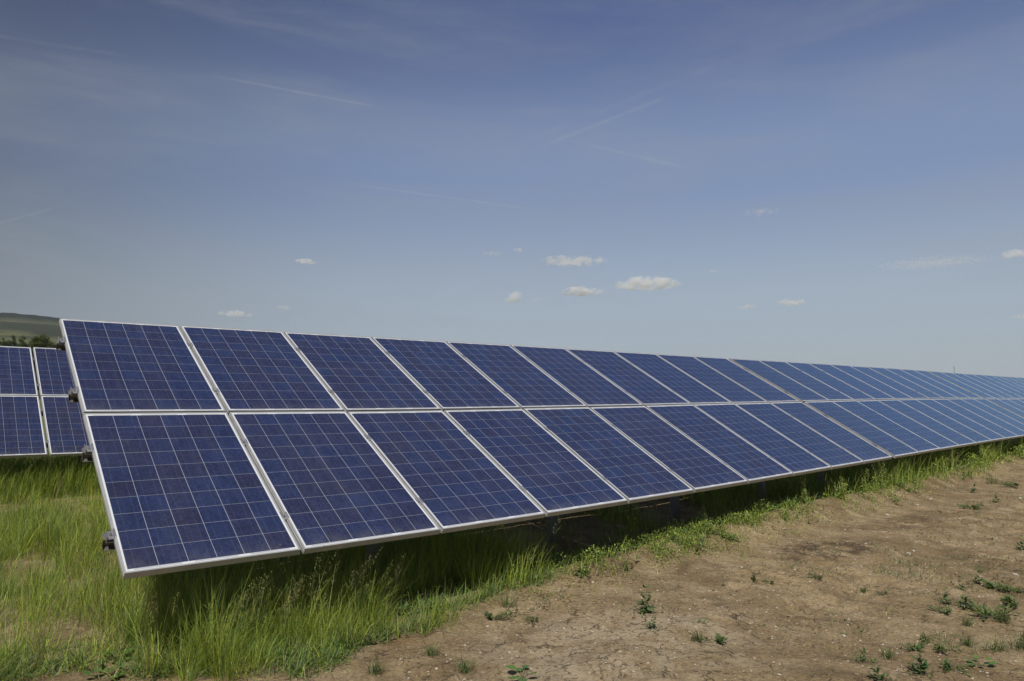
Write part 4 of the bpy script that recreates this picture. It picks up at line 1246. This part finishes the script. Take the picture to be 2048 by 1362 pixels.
tree(6, 672, 17, 150, "small dark tree at the left margin beyond the row behind", 11)
tree(21, 668, 15, 158, "slim tree second from the left margin beyond the row behind", 12)
tree(41, 666.5, 16, 150, "upright bright tree left of the widest crown", 13, tonecol=(0.080, 0.110, 0.030))
tree(79, 667, 37, 150, "widest round crowned tree just left of the long row", 14, tonecol=(0.075, 0.098, 0.026))
tree(104, 684, 18, 140, "low bush right of the widest tree, against the long row", 15, tonecol=(0.06, 0.062, 0.03))
tree(60, 683, 16, 170, "low bush between the upright tree and the widest tree", 16)
tree(32, 684, 16, 175, "low bush between the slim tree and the upright tree", 17, tonecol=(0.075, 0.085, 0.03))
tree(-14, 670, 22, 152, "dark tree just outside the left margin", 18)
for i, (px, top, w_) in enumerate(((-2, 684, 20), (13, 685, 17), (48, 685, 18), (70, 686, 20), (93, 687, 20), (113, 688, 22))):
    tree(px, top, w_, 185, "low dark hedge bush behind the row of trees, %s from the left" % ORD[i + 1], 30 + i, tonecol=(0.050, 0.062, 0.024))
tree(128, 686, 22, 165, "low bush mostly hidden behind the corner of the long row", 19)

# far mast with a pale head above the distant panels
D = 1400.0; hd = head_of(1910); c = heading_point(hd, D); zt = py_height(1910, 734.0, D); zb = 0.0
th = empty("mast", (c[0], c[1], zb), "thin distant mast with a pale head above the far panels", "mast")
mm, _t, _b = new_mat("mast_grey"); _b.inputs['Base Color'].default_value = (0.30, 0.33, 0.36, 1); _b.inputs['Roughness'].default_value = 0.7
mw, _t, _b = new_mat("mast_white"); _b.inputs['Base Color'].default_value = (0.62, 0.64, 0.64, 1); _b.inputs['Roughness'].default_value = 0.6
mb = MB(); mb.tube((c[0], c[1], -1), (c[0], c[1], zt), 0.75, 12, 0.6); mb.build("shaft", mm, th)
mb = MB(); mb.tube((c[0], c[1], zt), (c[0], c[1], zt + 1.1), 0.9, 12, 1.3); mb.tube((c[0], c[1], zt + 1.1), (c[0], c[1], zt + 2.3), 1.3, 12, 0.9); mb.tube((c[0], c[1], zt + 2.3), (c[0], c[1], zt + 4.2), 0.12, 6); mb.build("head", mw, th)


# ------------------------------------------------------------------ clouds: soft volumes several kilometres off
def cloud_material(dens, seed, asp):
    m = bpy.data.materials.new("cloud"); m.use_nodes = True; t = m.node_tree; t.nodes.clear(); E.tree = t
    tc = node('ShaderNodeTexCoord')
    mp = node('ShaderNodeMapping', Vector=tc.outputs['Object']); mp.inputs['Location'].default_value = (seed * 3.1, seed * 1.7, 0); mp.inputs['Scale'].default_value = (asp, asp, 1.0)
    sp = node('ShaderNodeSeparateXYZ', Vector=tc.outputs['Object']); X, Y, Z = (E(sp.outputs[i]) for i in range(3))
    r2 = X * X + Y * Y + Z.max(Z * -1.9) * Z.max(Z * -1.9)
    n1 = E(noise(mp.outputs[0], 0.75, 6, 0.60))
    f = (1.0 - r2) * 0.45 + (n1 - 0.5) * 3.2 - 0.10
    d = f.smooth(0.10, 0.55) * dens * (r2 < 1.0) * (1.0 - r2).smooth(0.0, 0.25)
    v = node('ShaderNodeVolumePrincipled', Density=d); v.inputs['Color'].default_value = (0.97, 0.97, 0.98, 1); v.inputs['Anisotropy'].default_value = 0.0
    v.inputs['Emission Strength'].default_value = 0.0
    o = node('ShaderNodeOutputMaterial'); t.links.new(v.outputs[0], o.inputs['Volume'])
    m.cycles.volume_step_rate = 0.6
    return m


CLOUDS = ((612, 524, 44, 9, 1.0, "small flat cloud alone in the left half of the sky"), (1145, 523, 128, 16, 0.8, "long thin cloud above the two brightest clouds"),
          (1291, 570, 128, 26, 1.6, "largest bright cloud low in the sky"), (1163, 585, 80, 20, 1.5, "bright cloud just left of the largest one"),
          (1028, 597, 44, 28, 1.2, "small round cloud left of the two brightest clouds"), (470, 629, 62, 13, 0.9, "faint cloud low above the second panel"),
          (1586, 606, 50, 15, 1.1, "double puffed small cloud right of the largest cloud"), (1493, 615, 36, 11, 0.8, "tiny cloud left of the double puffed cloud"),
          (1523, 425, 66, 13, 0.35, "faint veil like cloud highest in the right sky"), (1425, 543, 30, 7, 0.45, "faint tiny cloud above and right of the largest cloud"),
          (985, 508, 44, 9, 0.35, "faint cloud left of the small high puff"), (1037, 502, 24, 12, 0.7, "small puff just above the long thin cloud"),
          (2034, 510, 46, 20, 1.2, "cloud cut by the right margin"), (1868, 526, 170, 9, 0.28, "long faint streak of cloud near the right margin"),
          (569, 616, 34, 9, 0.5, "faint small cloud above the gap between the first panels"), (1074, 600, 24, 9, 0.5, "wisp right of the small round cloud"),
          (2042, 634, 30, 8, 0.7, "low small cloud cut by the right margin just above the panels"))
sph = bpy.data.meshes.new("cloud_body"); bm = bmesh.new(); bmesh.ops.create_icosphere(bm, subdivisions=3, radius=1.0); bm.to_mesh(sph); bm.free()
for i, (px, py, wp, hp, den, lab) in enumerate(CLOUDS):
    D = 6500.0; d = pix_dir(px, py); c = CAM + d * D
    me = sph.copy(); me.name = "cloud"; 
    sx = wp / FPX * D * 0.5 * 1.18; sz = hp / FPX * D * 0.5 * 1.30
    me.materials.clear(); me.materials.append(cloud_material(max(den, 0.42) * 1.15 / sz * min(max(den, 0.35), 1.0), i + 1, sx / sz))
    o = bpy.data.objects.new("cloud", me); COL.objects.link(o)
    o.location = c; o.scale = (sx, sx * 0.8, sz); o.rotation_euler = (0, 0, -math.atan2(d[0], d[1]))
    tag(o, lab, "cloud", "small fair weather clouds")

# ------------------------------------------------------------------ summer haze
hm = bpy.data.materials.new("haze"); hm.use_nodes = True; t = hm.node_tree; t.nodes.clear(); E.tree = t
v = node('ShaderNodeVolumePrincipled', Density=HAZE); v.inputs['Color'].default_value = (0.86, 0.92, 1.0, 1)
o_ = node('ShaderNodeOutputMaterial'); t.links.new(v.outputs[0], o_.inputs['Volume'])
mb = MB(); mb.box((-9500, -9500, -4), (19000, 0, 0), (0, 19000, 0), (0, 0, 224))
tag(mb.build("haze", hm), "faint summer haze over the fields", "haze", kind="stuff")
